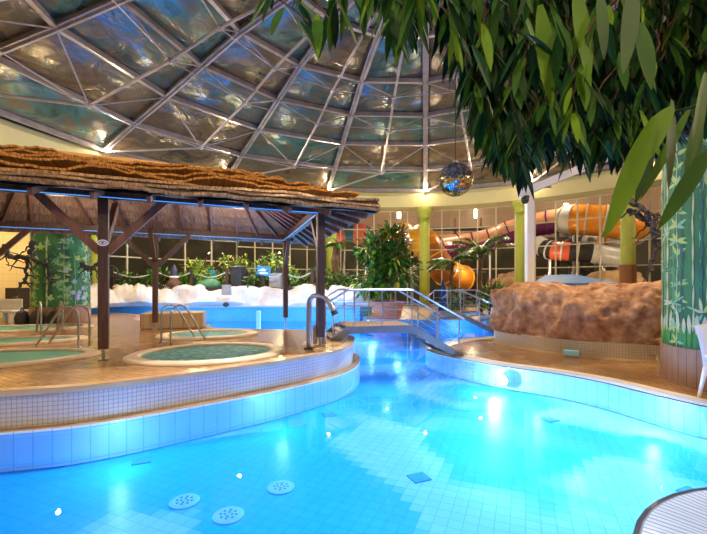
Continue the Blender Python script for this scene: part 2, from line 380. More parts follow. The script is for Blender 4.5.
# cream edge and ledge
b = MB(); a_ = offset_poly(plat, .035); i_ = offset_poly(plat, -.14)
def ringstrip(b, A, B, z, mi=0, width=None, z2=None):
    n = len(A); u = 0; vs = [(x, y, z) for x, y in A] + [(x, y, z if z2 is None else z2) for x, y in B]; fs = []; us = []
    for i in range(n):
        j = (i + 1) % n; l = hypot(A[j][0] - A[i][0], A[j][1] - A[i][1]); fs.append((i, j, n + j, n + i)); us.append([(u, 0), (u + l, 0), (u + l, .3), (u, .3)]); u += l
    b.add(vs, fs, mi, us)
ringstrip(b, a_, i_, .504); b.build('edge_tiles', [mat('orange_edge_tile', (.42, .24, .10), .3, c2=(.34, .19, .08))], plo)
b = MB(); b.prism(offset_poly(plat, .16), -.44, .035, 1, 2)
b.build('water_ledge', [CUR, mat('worn_tan_tile', (.30, .19, .11), .4, c2=(.22, .14, .08)), UWT], plo)
# right deck with coping rings
def deck(poly, name, label, z=.02, coping=True, gw=.34, cw=.52, bw=.05):
    poly = ccw(poly); b = MB(); b.prism(poly, -.44, z, 0, 1); o = b.build(name, [DT, UWT]); struct(o); tag(o, label, 'pool deck')
    if coping:
        o1 = offset_poly(poly, .02); o2 = offset_poly(poly, -bw); o3 = offset_poly(poly, -gw); o4 = offset_poly(poly, -cw)
        b = MB(); ringstrip(b, o1, o2, z + .006, 0); ringstrip(b, o2, o3, z + .006, 1); ringstrip(b, o3, o4, z + .008, 2); b.build('coping', [BLK, GRI, CUR], o)
    return o
dk = smooth_poly([(2.05, 11.3), (2.15, 10.4), (2.48, 9.75), (3.19, 8.75), (3.98, 8.05), (4.51, 7.31), (4.82, 6.49), (5.14, 5.81), (5.7, 5.1), (7.2, 4.6), (10, 3.5), (16, 3.5), (19, 8), (19, 14), (17, 18.2),
      (12, 17.6), (8.2, 16.8), (6.4, 15.0), (5.2, 14.1), (3.95, 13.5), (2.9, 12.6)], 6)
deck(dk, 'right_pool_deck', 'brown tiled deck with pale coping along the right side of the pool')
nc = [(3.4 + 1.77 * cos(t), 1.75 + 1.77 * sin(t)) for t in [2 * pi * k / 48 for k in range(48)]]
deck(nc, 'corner_pool_deck', 'small rounded brown tiled deck in the near right corner', gw=.5, cw=.51, bw=.015)
# back terrace (right) and raised left terrace
bt = ccw([(.6, 17.6), (3, 17.2), (6.5, 17.4), (9, 19), (16, 19.5), (18.5, 17), (15.5, 22.5), (10, 26.3), (3, 28.8), (-4, 28), (.2, 22)])
b = MB(); b.prism(bt, -.44, .3, 0, 1)
bto = b.build('back_terrace', [mat('warm_floor_tile', (.5, .34, .18), .35, c2=(.42, .28, .15)), mat('blue_painted_wall', (.05, .25, .55), .4, c2=(.06, .3, .6))]); struct(bto); tag(bto, 'low warm tiled terrace behind the far pool', 'terrace')
lt = [(-15.2, 15.5), (-12.2, 19.3), (-9, 19.6), (-5, 19.9), (-1.5, 19.8), (.3, 19.2), (.9, 19.9), (1.0, 22), (-.5, 28.2), (-4, 27.7), (-8.3, 25.3), (-12, 21.5), (-14.5, 17)]
lt = ccw(lt); b = MB(); b.prism(lt, -.44, .75, 1, 1); b.prism(offset_poly(lt, -.5), .75, 1.68, 0, 0); b.prism(offset_poly(lt, .06), .70, .78, 2, 2)
lto = b.build('planted_terrace', [M_soil, mat('pool_blue_wall', (.04, .36, .70), .35, c2=(.05, .42, .76)), mat('pale_ledge', (.45, .55, .65), .4)]); struct(lto); tag(lto, 'raised planted terrace above the blue pool wall', 'terrace')
# water
W = water('pool_water', (.36, .60, .98), 1.26, 1.6, .012, .01)
b = MB(); nseg = 64
ringpts = [(DC.x + 17.2 * cos(2 * pi * k / nseg), DC.y + 17.2 * sin(2 * pi * k / nseg), 0) for k in range(nseg)]
b.add(ringpts, [tuple(range(nseg))])
wo = b.build('pool_water', W, origin=(2, 11.6, 0)); tag(wo, 'clear cyan water filling the curving main pool', 'water', kind='stuff')

# ------------------------------------------------------------------ pool floor details
def drain(p, label):
    root = empty('floor_drain', p); tag(root, label, 'drain', 'round drains in the pool floor')
    MB().lathe([(.0001, 0), (.15, 0), (.15, .012), (.12, .018), (.0001, .018)], p, 28, cap=False).build('drain_cover', mat('pale_drain_cover', (.42, .74, .9), .4), root)
    for rr, n in ((.035, 4), (.075, 8)):
        for k in range(n):
            t = 2 * pi * k / n; MB().lathe([(.0001, 0), (.013, 0), (.013, .004), (.0001, .004)], (p[0] + rr * cos(t), p[1] + rr * sin(t), p[2] + .018), 8, cap=False).build('drain_hole', mat('drain_hole_blue', (.03, .3, .5), .5), root)
drain(at(184.5, 502, z=-.45), 'leftmost of three round perforated drains in the pool floor')
drain(at(228.5, 516, z=-.45), 'nearest of three round perforated drains in the pool floor')
drain(at(281, 488, z=-.45), 'rightmost of three round perforated drains in the pool floor')
sq = mat('dark_blue_floor_tile', (.06, .42, .62), .4)
for x, y, l in ((142, 461, 'dark blue square marker on the pool floor near the white mosaic wall'), (329, 415, 'small dark blue marker on pool floor off the platform tip'),
                (419, 478, 'dark blue square marker in the middle of the near pool floor'), (550, 420, 'dark blue square marker on the bright right pool floor'),
                (692, 493, 'pale dark square marker beside the near right corner deck')):
    p = at(x, y, z=-.45); tag(MB().box((p.x, p.y, -.447), (.22, .2, .02), .4).build('floor_marker', sq, bevel=.003), l, 'floor tile', 'square markers in the pool floor')
def pool_lamp(p, ang, power, colr=(.75, .93, 1), fixture=True, label=None, size=.2):
    if fixture:
        root = empty('pool_lamp', p); tag(root, label, 'lamp')
        n = V((cos(ang), sin(ang), 0)); b = MB(); b.tube([p - n * .0, p + n * .03], .11, 16); b.build('rim', M_steel, root)
        b = MB(); b.tube([p + n * .03, p + n * .036], .085, 16); b.build('lens', mat('pool_lamp_lens', (.9, .97, 1), .3, emit=(.8, .95, 1), estr=25), root)
    l = bpy.data.lights.new('underwater_light', 'POINT'); l.energy = power; l.color = colr; l.shadow_soft_size = .015
    o = bpy.data.objects.new('underwater_light', l); o.location = p + V((cos(ang) * size, sin(ang) * size, 0)); col.objects.link(o)

# ------------------------------------------------------------------ whirlpools
WP = water('whirlpool_water', (.80, .98, 1), 1.14, 14, .8, .06)
LIN = mat('whirlpool_lining', (.05, .34, .36), .5, c2=(.80, .97, .95), c3=(.16, .56, .60), nscale=7, ndetail=8, lo=.42, hi=.66, stretch=(1, 2.4, 1))  # pale mottling paints the water's white sparkle into the lining
LIN2 = mat('pale_green_lining', (.30, .62, .42), .5, c2=(.24, .54, .40), nscale=2)
def whirl(cx, cy, rx, ry, lab, lin, wname='whirlpool', rot=R(23)):
    c = V((cx, cy, .5)); root = empty(wname, c); tag(root, lab, 'whirlpool', None)
    def ell(k, z, n=56): return [(cx + (rx * k + a) * cos(t) * cos(rot) - (ry * k + a) * sin(t) * sin(rot), cy + (rx * k + a) * cos(t) * sin(rot) + (ry * k + a) * sin(t) * cos(rot), z) for t in [2 * pi * i / n for i in range(n)] for a in (0,)]
    def loft(loops, name, m, sm=True):
        b = MB(); n = 56; vs = [p for l in loops for p in l]; fs = [(k * n + i, k * n + (i + 1) % n, (k + 1) * n + (i + 1) % n, (k + 1) * n + i) for k in range(len(loops) - 1) for i in range(n)]
        b.add(vs, fs); return b.build(name, m, root, smooth=sm)
    w = .2 / rx
    loft([ell(1.0, .502), ell(1.0, .53), ell(1 - w * .3, .56), ell(1 - w, .565), ell(1 - w * 1.3, .55), ell(1 - w * 1.35, .5)], 'rim', mat('pale_stone_rim', (.60, .47, .33), .4, c2=(.52, .4, .28)))
    b = MB(); n = 56; b.add(ell(1 - w * 1.34, .512), [tuple(range(n))]); b.build('lining', lin, root)
    b = MB(); b.add(ell(1 - w * 1.34, .535), [tuple(range(n))]); b.build('bubbling_water', WP, root)
whirl(-2.72, 7.55, 1.42, 1.15, 'round whirlpool with dark teal bubbling water at the front of the platform', LIN)
whirl(-3.75, 10.35, 1.25, .95, 'smaller whirlpool behind the front one, right of the tan block', LIN)
whirl(-6.6, 6.75, 2.0, 1.0, 'pale green whirlpool nearest the camera at the left edge', LIN2)
whirl(-8.2, 8.9, 2.0, .75, 'middle one of three pale green whirlpools at the left edge', LIN2)
whirl(-10.2, 11.6, 2.3, 1.0, 'farthest pale teal whirlpool at the left edge', LIN2)
# tan block
b = MB(); b.box((-5.55, 12.45, .73), (1.75, 1.1, .46), R(15)); 
tag(b.build('low_tiled_block', tile('tan_block_tile', (.42, .30, .17), (.36, .26, .14), (.3, .2, .1), .15, .15, .008, .5), bevel=.03), 'low tan stone block behind the pavilion rear left post', 'block')
# ------------------------------------------------------------------ pavilion
u = V((.919, .394, 0)); v = V((-.30, .954, 0)); P4 = V((-.70, 8.45, .5)); ZB = 3.3
PO = {}
for i in range(3):
    for j in range(2): PO[i, j] = P4 - u * 3.93 * i + v * (5.15 * j if i else 5.35 * j)
pav = empty('thatched_pavilion', P4); tag(pav, 'open timber pavilion with a layered straw thatched roof over the whirlpools', 'pavilion')
for (i, j), p in PO.items():
    base = p.copy(); base.z = -.44 if (i, j) == (0, 1) else (.5)
    foot = .62 if (i, j) != (0, 1) else .62
    b = MB(); w = .155 if j == 0 else .15; b.box((p.x, p.y, (foot + .08 + ZB) / 2), (w, w, ZB - foot - .08), R(23)); o = b.build('post', M_wood, pav, bevel=.01)
    b = MB(); b.tube([base, (p.x, p.y, foot + .1)], .03, 10); b.box((p.x, p.y, base.z + .015), (.16, .16, .03), R(23)); b.build('steel_foot', M_steel, o)
    if j == 0 and i == 1:
        q = p + V((.0, -.085, .0)); zc = 2.52; n = V((.39, -.92, 0)); fx = V((.92, .39, 0)); c = V((p.x, p.y, zc)) + n * .082
        b = MB(); vs = [c + fx * .085 * cos(t) + V((0, 0, .055 * sin(t))) for t in [2 * pi * k / 28 for k in range(28)]]
        b.add(vs + [q_ + n * .008 for q_ in vs], [tuple(range(28, 56))] + [(k, (k + 1) % 28, 28 + (k + 1) % 28, 28 + k) for k in range(28)]); s_ = b.build('oval_sign', M_white, o)
        b = MB(); c2 = c + n * .009
        vs = []; fs = []
        for k in range(28): t = 2 * pi * k / 28; vs += [c2 + fx * .06 * cos(t) + V((0, 0, .032 * sin(t))), c2 + fx * .05 * cos(t) + V((0, 0, .022 * sin(t)))]
        fs = [(2 * k, (2 * k + 2) % 56, (2 * k + 3) % 56, 2 * k + 1) for k in range(28)]
        b.add(vs, fs); 
        vs = [c2 + fx * .02 * cos(t) + V((0, 0, .014 * sin(t))) for t in [2 * pi * k / 12 for k in range(12)]]; b.add(vs, [tuple(range(12))]); b.build('sign_emblem', M_dark, s_)
def zb(p, z=ZB): return V((p.x, p.y, z))
def beam(a, b_, name='beam', edge_glow=True, side=-1):
    a = zb(a, ZB + .09); b_ = zb(b_, ZB + .09); d = (b_ - a).normalized(); o = MB().bar(a - d * .25, b_ + d * .25, .12, .2).build(name, M_wood, pav, bevel=.008)
    if edge_glow:
        nn = V((d.y, -d.x, 0)) * side
        MB().bar(a + nn * .07 - V((0, 0, .085)), b_ + nn * .07 - V((0, 0, .085)), .014, .012).build('glow_strip', M_blue_glow, o)  # thin glowing blue strip along the lower beam edge
for j in (0, 1):
    for i in (0, 1): beam(PO[i + 1, j], PO[i, j], side=1)
for i in (0, 2): beam(PO[i, 0], PO[i, 1], side=-1 if i == 0 else 1)
def brace(p, d, L=.95):
    a = zb(p, ZB - L * 1.0 + .02) + d * .06; b_ = zb(p, ZB + .02) + d * L; MB().bar(a, b_, .10, .13).build('brace', M_rafter if d.y < 1 and p.y < 10 else M_wood, pav)
for (i, j), p in PO.items():
    if 0 < i < 2: brace(p, -u)
    if i > 0: brace(p, u)
    brace(p, v if j == 0 else -v, .8)
# roof geometry
ovu, ovv = 1.05, .72
A = PO[0, 0]; hw = 5.15 / 2
mid = (PO[0, 0] + PO[0, 1]) / 2
def rp(a, b_): return P4 - u * a + v * b_      # a along the front beam to the left, b to the back
a0, a1, b0, b1 = -ovu, 7.86 + ovu, -ovv, 5.25 + ovv
ra, rb, rm = 1.75, 6.0, 2.65; ZE, ZRG = 3.38, 4.60
per = []
for k in range(120): t = k / 120; per.append((a0 + (a1 - a0) * t, b0))
for k in range(80): t = k / 80; per.append((a1, b0 + (b1 - b0) * t))
for k in range(120): t = k / 120; per.append((a1 + (a0 - a1) * t, b1))
for k in range(80): t = k / 80; per.append((a0, b1 + (b0 - b1) * t))
NP = len(per)
def rpt(k, s, z):
    a, b_ = per[k % NP]; rr = min(max(a, ra), rb); 
    tr = (a - a0) / (a1 - a0); rr = ra + (rb - ra) * min(1, max(0, (a - a0 - 1.2) / (a1 - a0 - 2.4)))
    p = rp(a + (rr - a) * s, b_ + (rm - b_) * s); return V((p.x, p.y, z))
M_thatch = bpy.data.materials.new('straw_thatch'); MATS['straw_thatch'] = M_thatch; M_thatch.use_nodes = True
def straw(m, ca, cb, cc):
    nt = m.node_tree; N = nt.nodes; L = nt.links; b = N['Principled BSDF']; b.inputs['Roughness'].default_value = .85
    tc = N.new('ShaderNodeTexCoord'); mp = N.new('ShaderNodeMapping'); mp.inputs['Scale'].default_value = (28, 2.5, 1); L.new(tc.outputs['UV'], mp.inputs[0])
    n = N.new('ShaderNodeTexNoise'); n.inputs['Scale'].default_value = 1; n.inputs['Detail'].default_value = 4; L.new(mp.outputs[0], n.inputs['Vector'])
    r = N.new('ShaderNodeValToRGB'); e = r.color_ramp.elements; e[0].position = .3; e[1].position = .7; e[0].color = (*ca, 1); e[1].color = (*cc, 1); k = e.new(.5); k.color = (*cb, 1)
    L.new(n.outputs['Fac'], r.inputs[0]); L.new(r.outputs[0], b.inputs['Base Color'])
    bp = N.new('ShaderNodeBump'); bp.inputs['Strength'].default_value = .9; bp.inputs['Distance'].default_value = .03; L.new(n.outputs['Fac'], bp.inputs['Height']); L.new(bp.outputs[0], b.inputs['Normal'])
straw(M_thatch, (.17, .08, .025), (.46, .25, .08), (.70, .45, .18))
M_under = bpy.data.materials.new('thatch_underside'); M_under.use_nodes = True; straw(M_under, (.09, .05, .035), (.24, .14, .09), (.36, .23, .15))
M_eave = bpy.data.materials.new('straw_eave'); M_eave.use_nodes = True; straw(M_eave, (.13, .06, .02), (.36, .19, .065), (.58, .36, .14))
M_gap_shade = bpy.data.materials.new('straw_gap_shade'); M_gap_shade.use_nodes = True; straw(M_gap_shade, (.05, .025, .01), (.10, .05, .02), (.18, .09, .04))  # dark straw paints shade into the gaps under each course
NCO = 6; b = MB(); loops = []; 
slope_len = 3.6
for c in range(NCO):
    s0 = c / NCO; s1 = (c + 1) / NCO; un = []; lo = []; hi = []
    for k in range(NP):
        q = V((per[k][0] * 1.1, per[k][1] * 1.1, c * 3.7)); w = .10 * NZ.noise(q) + .04 * NZ.noise(q * 3.1) + .025 * NZ.noise(q * 11); zz_ = ZE + s0 * (ZRG - ZE)
        ou = .0 if c == 0 else .07 + .05 * NZ.noise(q * 1.3)
        un.append((k, s0 - ou, zz_ + (.03 if c == 0 else .105) + w)); lo.append((k, s0 - ou - .006, zz_ + .14 + w)); hi.append((k, s1, ZE + s1 * (ZRG - ZE) - .02 + .02 * NZ.noise(q * 2)))
    loops += [un, lo, hi] if c else [lo, hi]
rolls = [(-.004, -.07), (-.018, -.055), (-.020, -.01), (-.002, .012), (-.018, .022), (-.018, .065), (.0, .082), (-.014, .092), (-.012, .14)]
pre = []
for m, (sa, zo) in enumerate(rolls):
    pre.append([(k, sa + .006 * NZ.noise(V((per[k][0] * 2.3, per[k][1] * 2.3, m))), ZE + zo + (.055 * NZ.noise(V((per[k][0] * 1.3, per[k][1] * 1.3, 9 + (m // 3) * 2.3))) + .018 * NZ.noise(V((per[k][0] * 7, per[k][1] * 7, 4 + m // 3))))) for k in range(NP)])
npre = len(pre); loops = pre + loops[1:]
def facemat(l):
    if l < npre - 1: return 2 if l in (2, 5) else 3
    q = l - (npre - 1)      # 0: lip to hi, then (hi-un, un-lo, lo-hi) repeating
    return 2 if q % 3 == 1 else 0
vs = [rpt(*q) for l in loops for q in l]; fs = []; us = []
for l in range(len(loops) - 1):
    for k in range(NP):
        k2 = (k + 1) % NP; fs.append((l * NP + k, l * NP + k2, (l + 1) * NP + k2, (l + 1) * NP + k)[::-1]); u0 = k * .075; vv0 = l * .2
        us.append([(u0, vv0), (u0 + .075, vv0), (u0 + .075, vv0 + .2), (u0, vv0 + .2)][::-1])
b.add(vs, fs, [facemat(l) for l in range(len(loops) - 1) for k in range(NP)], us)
# underside with sagging bundles
lu = []; NU = 14
for c in range(NU + 1):
    s = c / NU
    lu.append([rpt(k, s * .98, ZE - .10 + s * (ZRG - ZE - .02) - .05 * (c % 2) + .03 * NZ.noise(V((per[k][0] * 2, per[k][1] * 2, c)))) for k in range(NP)])
vs = [p for l in lu for p in l]; fs = []; us = []
for l in range(NU):
    for k in range(NP):
        k2 = (k + 1) % NP; fs.append((l * NP + k, l * NP + k2, (l + 1) * NP + k2, (l + 1) * NP + k)); u0 = k * .075
        us.append([(u0, l * .26), (u0 + .075, l * .26), (u0 + .075, l * .26 + .26), (u0, l * .26 + .26)])
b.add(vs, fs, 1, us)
roof = b.build('thatch_roof', [M_thatch, M_under, M_gap_shade, M_eave], pav)
b = MB(); pr = [rp(ra + (rb - ra) * t / 30, rm) for t in range(31)]
b.tube([V((p.x, p.y, ZRG + .04 + .03 * NZ.noise(p * 2))) for p in pr], .12, 10); b.build('ridge_cap', M_thatch, roof)
# straw tufts along the eave
b = MB()
for k in range(900):
    kk = random.random() * NP; c = random.randint(0, NCO - 1); p = rpt(int(kk), max(-.012, c / NCO - .012), ZE + c / NCO * (ZRG - ZE) + random.uniform(-.02, .09)); q = rpt(int(kk), -.3, 3.0); d = (q - p); d.normalize(); d += V((random.uniform(-.4, .4), random.uniform(-.4, .4), random.uniform(-.1, .5)))
    b.leaf(p, d, V((0, 0, 1)), random.uniform(.06, .13), .012, seg=1)
b.build('loose_straw', M_thatch, roof)
def rafter(a, b_, m=M_rafter):
    e = rp(a, b_); rr = min(max(a, ra), rb); r_ = rp(rr, rm); MB().bar((e.x, e.y, ZE - .17), (r_.x, r_.y, ZRG - .2), .06, .11).build('rafter', m, pav)
for k in range(13): a = a0 + .2 + (a1 - a0 - .4) * k / 12; rafter(a, b0 + .1); rafter(a, b1 - .1)
for k in range(1, 8): t = b0 + (b1 - b0) * k / 8; rafter(a0 + .12, t); rafter(a1 - .12, t)
e0, e1 = rp(ra, rm), rp(rb, rm); MB().bar((e0.x, e0.y, ZRG - .22), (e1.x, e1.y, ZRG - .22), .08, .14).build('ridge_beam', M_rafter, pav)

# ------------------------------------------------------------------ bridges
def footbridge(A, B, prof, wdir, width, name, label, posts, rail_h=.87, lab_group=None, treads=()):
    """A->B near side in plan, prof = [(t, z)] walking line"""
    A = V((*A, 0)); B = V((*B, 0)); d = (B - A); L = d.length; d.normalize(); wd = V((*wdir, 0)).normalized() * width
    root = empty(name, A + wd / 2 + V((0, 0, prof[0][1]))); tag(root, label, 'footbridge')
    def P(t, z, s): return A + d * t + wd * s + V((0, 0, z))
    def zz(t):
        for (t0, z0), (t1, z1) in zip(prof, prof[1:]):
            if t <= t1: return z0 + (z1 - z0) * (t - t0) / (t1 - t0)
        return prof[-1][1]
    for s in (0, 1):
        b = MB()
        for (t0, z0), (t1, z1) in zip(prof, prof[1:]): b.bar(P(t0, z0 - .07, s), P(t1, z1 - .07, s), .05, .17)
        b.build('side_beam', M_bridge, root)
        rl = MB().tube([P(t, z + rail_h, s) for t, z in [(prof[0][0] - .12, prof[0][1] - .0)] + prof[1:-1] + [(prof[-1][0] + .05, prof[-1][1] + .03)]], .025, 10).build('handrail', M_steel, root)
        for hh in (.22, .40, .58): MB().tube([P(t, z + hh, s) for t, z in prof], .009, 6).build('guard_wire', M_steel, root)
        for t in posts: MB().tube([P(t, zz(t) - .1, s), P(t, zz(t) + rail_h, s)], .018, 8).build('rail_post', M_steel, root)
    fl = [q for q in range(len(prof) - 1) if abs(prof[q][1] - prof[q + 1][1]) < .01][0]
    t0, t1 = prof[fl][0], prof[fl + 1][0]; z = prof[fl][1]
    b = MB(); q = [P(t0, z - .03, 0), P(t1, z - .03, 0), P(t1, z - .03, 1), P(t0, z - .03, 1)]; b.add(q + [p + V((0, 0, .05)) for p in q], [(0, 3, 2, 1), (4, 5, 6, 7), (0, 1, 5, 4), (1, 2, 6, 5), (2, 3, 7, 6), (3, 0, 4, 7)])
    b.build('deck_plate', tile('bridge_deck_tile', (.30, .17, .09), (.24, .13, .07), (.12, .07, .04), .1, .1, .01, .6), root)
    for q in range(len(prof) - 1):
        if q == fl: continue
        ta, za = prof[q]; tb, zb_ = prof[q + 1]; n = max(2, int(abs(zb_ - za) / .15))
        for k in range(n):
            f = (k + .5) / n; t = ta + (tb - ta) * f; z = za + (zb_ - za) * f; MB().bar(P(t, z - .04, .02), P(t, z - .04, .98), .24, .035).build('tread', M_bridge, root)
    return root
footbridge((-.49, 9.3), (2.72, 10.0), [(0, .52), (.36, .81), (1.98, .81), (3.28, .05)], (-.214, .977), 1.25, 'footbridge',
           'grey steel footbridge with wire railings linking the platform to the right deck', [.02, .52, 1.2, 1.95, 2.6, 3.2])
footbridge((3.0, 16.3), (5.35, 14.35), [(0, .32), (.35, .72), (1.45, .72), (3.05, .05)], (.64, .77), 1.5, 'footbridge',
           'smaller steel footbridge with steps beside the brown boulder, beyond the far pool', [.3, .9, 1.45, 2.2, 2.9])
# steps near second bridge
st = empty('tiled_steps', (6.1, 15.9, .02)); tag(st, 'low pale blue steps beside the brown boulder', 'steps')
for k in range(3): MB().box((6.0 + .2 * k, 15.6 + .35 * k, .02 + .11 + .17 * k), (1.8, .4, .17), R(-15)).build('step', mat('pale_blue_step', (.4, .55, .7), .4), st, bevel=.01)
# curved spout
sp = empty('water_spout', at(309, 349, z=.5)); tag(sp, 'curved steel water spout standing on the platform tip', 'spout'); q = ORG[sp]
b = MB(); b.tube(catmull([q, q + V((0, 0, .8)), q + V((.02, -.0, 1.0)), q + V((.12, -.02, 1.08)), q + V((.27, -.03, 1.07)), q + V((.38, -.04, .98)), q + V((.50, -.05, .78))], 5), .05, 12); b.build('spout_pipe', M_steel, sp, smooth=True)
b = MB(); b.tube([q + V((.50, -.05, .78)), q + V((.54, -.055, .70))], [.06, .075], 12); b.lathe([(.1, 0), (.1, .03), (.05, .04)], q, 16); b.build('nozzle', mat('spout_dark_nozzle', (.08, .09, .1), .4, .8), sp)
for x, y, h in ((315, 344, .42), (324, 344, .34)):
    p = at(x, y, z=.5); tag(MB().tube([p, p + V((0, 0, h))], .05, 12).build('bollard_light', M_steel), 'short steel stub right of the water spout' if x > 320 else 'short steel stub behind the water spout', 'bollard')
# grab rails
def grab(p, d, label, h=.85, s=1.):
    root = empty('grab_rail', p); tag(root, label, 'handrail', None); d = V((*d, 0)).normalized(); w = V((-d.y, d.x, 0))
    for k in (-.5, .5):
        o = p + w * k * .45 * s
        b = MB().tube(catmull([o, o + V((0, 0, h * .75)), o + V((0, 0, h * .93)) + d * .07, o + V((0, 0, h)) + d * .2, o + V((0, 0, h * .9)) + d * .36, o + V((0, 0, h * .4)) + d * .62, o + V((0, 0, .05)) + d * .8], 5), .022, 8)
        b.build('rail_bar', M_steel, root, smooth=True)
    MB().lathe([(.06, 0), (.06, .02), (.02, .03)], p + w * .225 * s, 12).build('foot_plate', M_steel, root)
grab(at(166, 344, z=.5), (.5, .6), 'chrome grab rail between the front and rear whirlpools')
grab(at(84, 346, z=.5), (-1, -.15), 'chrome grab rail curving into the pale green whirlpool beside the pavilion post')
grab(at(52, 335, z=.5), (-.5, .5), 'chrome grab rail at the farther pale green whirlpools')
# small blue pool spout column in rear pool
p = V((-3.55, 15.6, -.44)); p = at(258.5, 324, D=16.6); p.z = -.44
tag(MB().box((p.x, p.y, .15), (.16, .16, 1.15), 0).build('pool_marker_post', mat('pale_blue_post', (.3, .6, .85), .4), bevel=.01), 'pale blue post standing in the rear pool between the rear pavilion posts', 'post')

# ------------------------------------------------------------------ rocks
def rock_loft(outline, z0, z1, prof, c, amp, name, m, seed=0, levels=None, lab=None, par=None, bury=0.):
    n = len(outline); b = MB(); vs = []; K = len(prof)
    for j, (s, h) in enumerate(prof):
        for i, (x, y) in enumerate(outline):
            px = c[0] + (x - c[0]) * s; py = c[1] + (y - c[1]) * s; z = z0 + (z1 - z0) * h; q = V((px, py, z + seed))
            a = amp * (NZ.noise(q * 1.1) + .5 * NZ.noise(q * 2.7) + .18 * NZ.noise(q * 6) + .08 * NZ.noise(q * 13)); dx, dy = x - c[0], y - c[1]; l = hypot(dx, dy) + 1e-6
            f = min(1, j / (K * .07))
            zz = z + f * a * .8
            if bury: zz = max(zz, bury)
            vs.append((px + dx / l * a * f, py + dy / l * a * f, zz))
    fs = [(j * n + i, j * n + (i + 1) % n, (j + 1) * n + (i + 1) % n, (j + 1) * n + i) for j in range(K - 1) for i in range(n)] + [tuple((K - 1) * n + i for i in range(n))]
    b.add(vs, fs); return b.build(name, m, par, smooth=True)
M_rock = mat('brown_sprayed_rock', (.20, .08, .035), .65, c2=(.58, .34, .19), c3=(.38, .18, .08), nscale=4., ndetail=12, bump=.7, bscale=9, lo=.32, hi=.70)
ro = smooth_poly([(4.35, 12.3), (4.75, 11.0), (5.45, 10.0), (6.4, 9.35), (7.4, 9.05), (9.0, 9.2), (10.2, 10.2), (10.2, 12.0), (8.5, 12.7), (6.4, 12.9), (4.9, 12.8)], 14)
root = empty('artificial_boulder', (7, 11.4, .02)); tag(root, 'large reddish brown artificial boulder on a low tiled plinth right of the bridges', 'boulder')
b = MB(); b.prism(ccw(offset_poly(ccw(ro), .04)), .02, .06, 1, 1); b.prism(ccw(offset_poly(ccw(ro), .0)), .06, .42, 0, 0); b.build('tiled_plinth', [tile('tan_mosaic', (.52, .42, .30), (.48, .39, .28), (.36, .28, .2), .06, .06, .006, .4, coord='UV'), CUR], root)
pf = [(.985, 0), (1.02, .03), (1.04, .12), (1.04, .22), (1.03, .33), (1.0, .45), (.97, .55), (.93, .64), (.88, .72), (.81, .79), (.74, .84), (.65, .89), (.55, .93), (.44, .96), (.3, .98), (.15, .995), (.04, 1.0)]
pfb = [(.975, 0), (.99, .02), (1.0, .08), (1.01, .16), (1.01, .25), (1.01, .35), (1.01, .45), (1.0, .55), (1.0, .64), (.99, .72), (.98, .79), (.95, .85), (.91, .9), (.86, .935), (.78, .96), (.68, .975), (.55, .985), (.4, .99), (.22, .995), (.05, 1.0)]
pfb = [(pfb[i][0] * (1 - t) + pfb[i + 1][0] * t, pfb[i][1] * (1 - t) + pfb[i + 1][1] * t) for i in range(len(pfb) - 1) for t in (0, .25, .5, .75)] + [pfb[-1]]
ro2 = smooth_poly([(x, y, 0) for x, y, *_ in ro], 3)
ro2 = [(p[0], p[1]) for p in ro2]
bo = rock_loft(ro2, .34, 1.80, pfb, (7.3, 11.3), .26, 'rock_body', M_rock, 3, par=root)
# tap on plinth and light blue vent
p = at(571, 359.0, D=9.85); tag(MB().box((p.x, p.y - .0, .13), (.34, .1, .13), R(-28)).build('blue_vent_box', mat('light_blue_box', (.30, .72, .95), .4), bevel=.01), 'small light blue box at the foot of the boulder plinth', 'box')
p = at(655, 358, D=9.0); tp = empty('wall_tap', (p.x, p.y - .0, .12)); tag(tp, 'small steel tap on boulder plinth by the painted column', 'tap')
MB().tube([V((p.x, p.y + .15, .2)), V((p.x, p.y - .05, .2)), V((p.x - .03, p.y - .1, .12))], .02, 8).build('tap_body', M_steel, tp); MB().sphere((p.x, p.y - .03, .245), .03, 8, 6).build('tap_handle', M_steel, tp)
# white rock bank on the blue wall
M_wrock = mat('white_painted_rock', (.74, .70, .68), .6, c2=(.60, .47, .36), nscale=1.1, lo=.45, hi=.72, bump=.6, bscale=3)
path = catmull([(-12.1, 18.0, 0), (-11.0, 19.3, 0), (-9, 19.95, 0), (-5, 20.25, 0), (-1.5, 20.15, 0), (.2, 19.7, 0), (.95, 19.6, 0)], 26)
b = MB(); pr = [(-.35, 0), (-.45, .15), (-.42, .35), (-.3, .6), (-.1, .85), (.15, 1.0), (.5, 1.02), (.9, .95), (1.3, .8)]
n = len(pr); vs = []; K = len(path)
for k, p in enumerate(path):
    d = (path[min(k + 1, K - 1)] - path[max(k - 1, 0)]).normalized(); nn = V((-d.y, d.x, 0))
    hgt = .92 + .22 * NZ.noise(V((k * .13, 2, 0))) + .15 * NZ.noise(V((k * .4, 7, 0)))
    if k > K - 22: hgt *= max(.15, (K - k) / 22)
    for a, h in pr:
        q = p + nn * a + V((0, 0, .77 + h * hgt)); s_ = (NZ.noise(q * .7) * .42 + (abs(NZ.noise(q * .9)) - .2) * .45 + NZ.noise(q * 5) * .03) * (1 if h > 0 else 0)
        vs.append(q - nn * s_ + V((0, 0, s_ * .35)))
fs = [(k * n + i, (k + 1) * n + i, (k + 1) * n + i + 1, k * n + i + 1) for k in range(K - 1) for i in range(n - 1)]
b.add(vs, fs); tag(b.build('white_rock_bank', M_wrock), 'long bank of white painted artificial rocks above the blue pool wall', 'rocks')
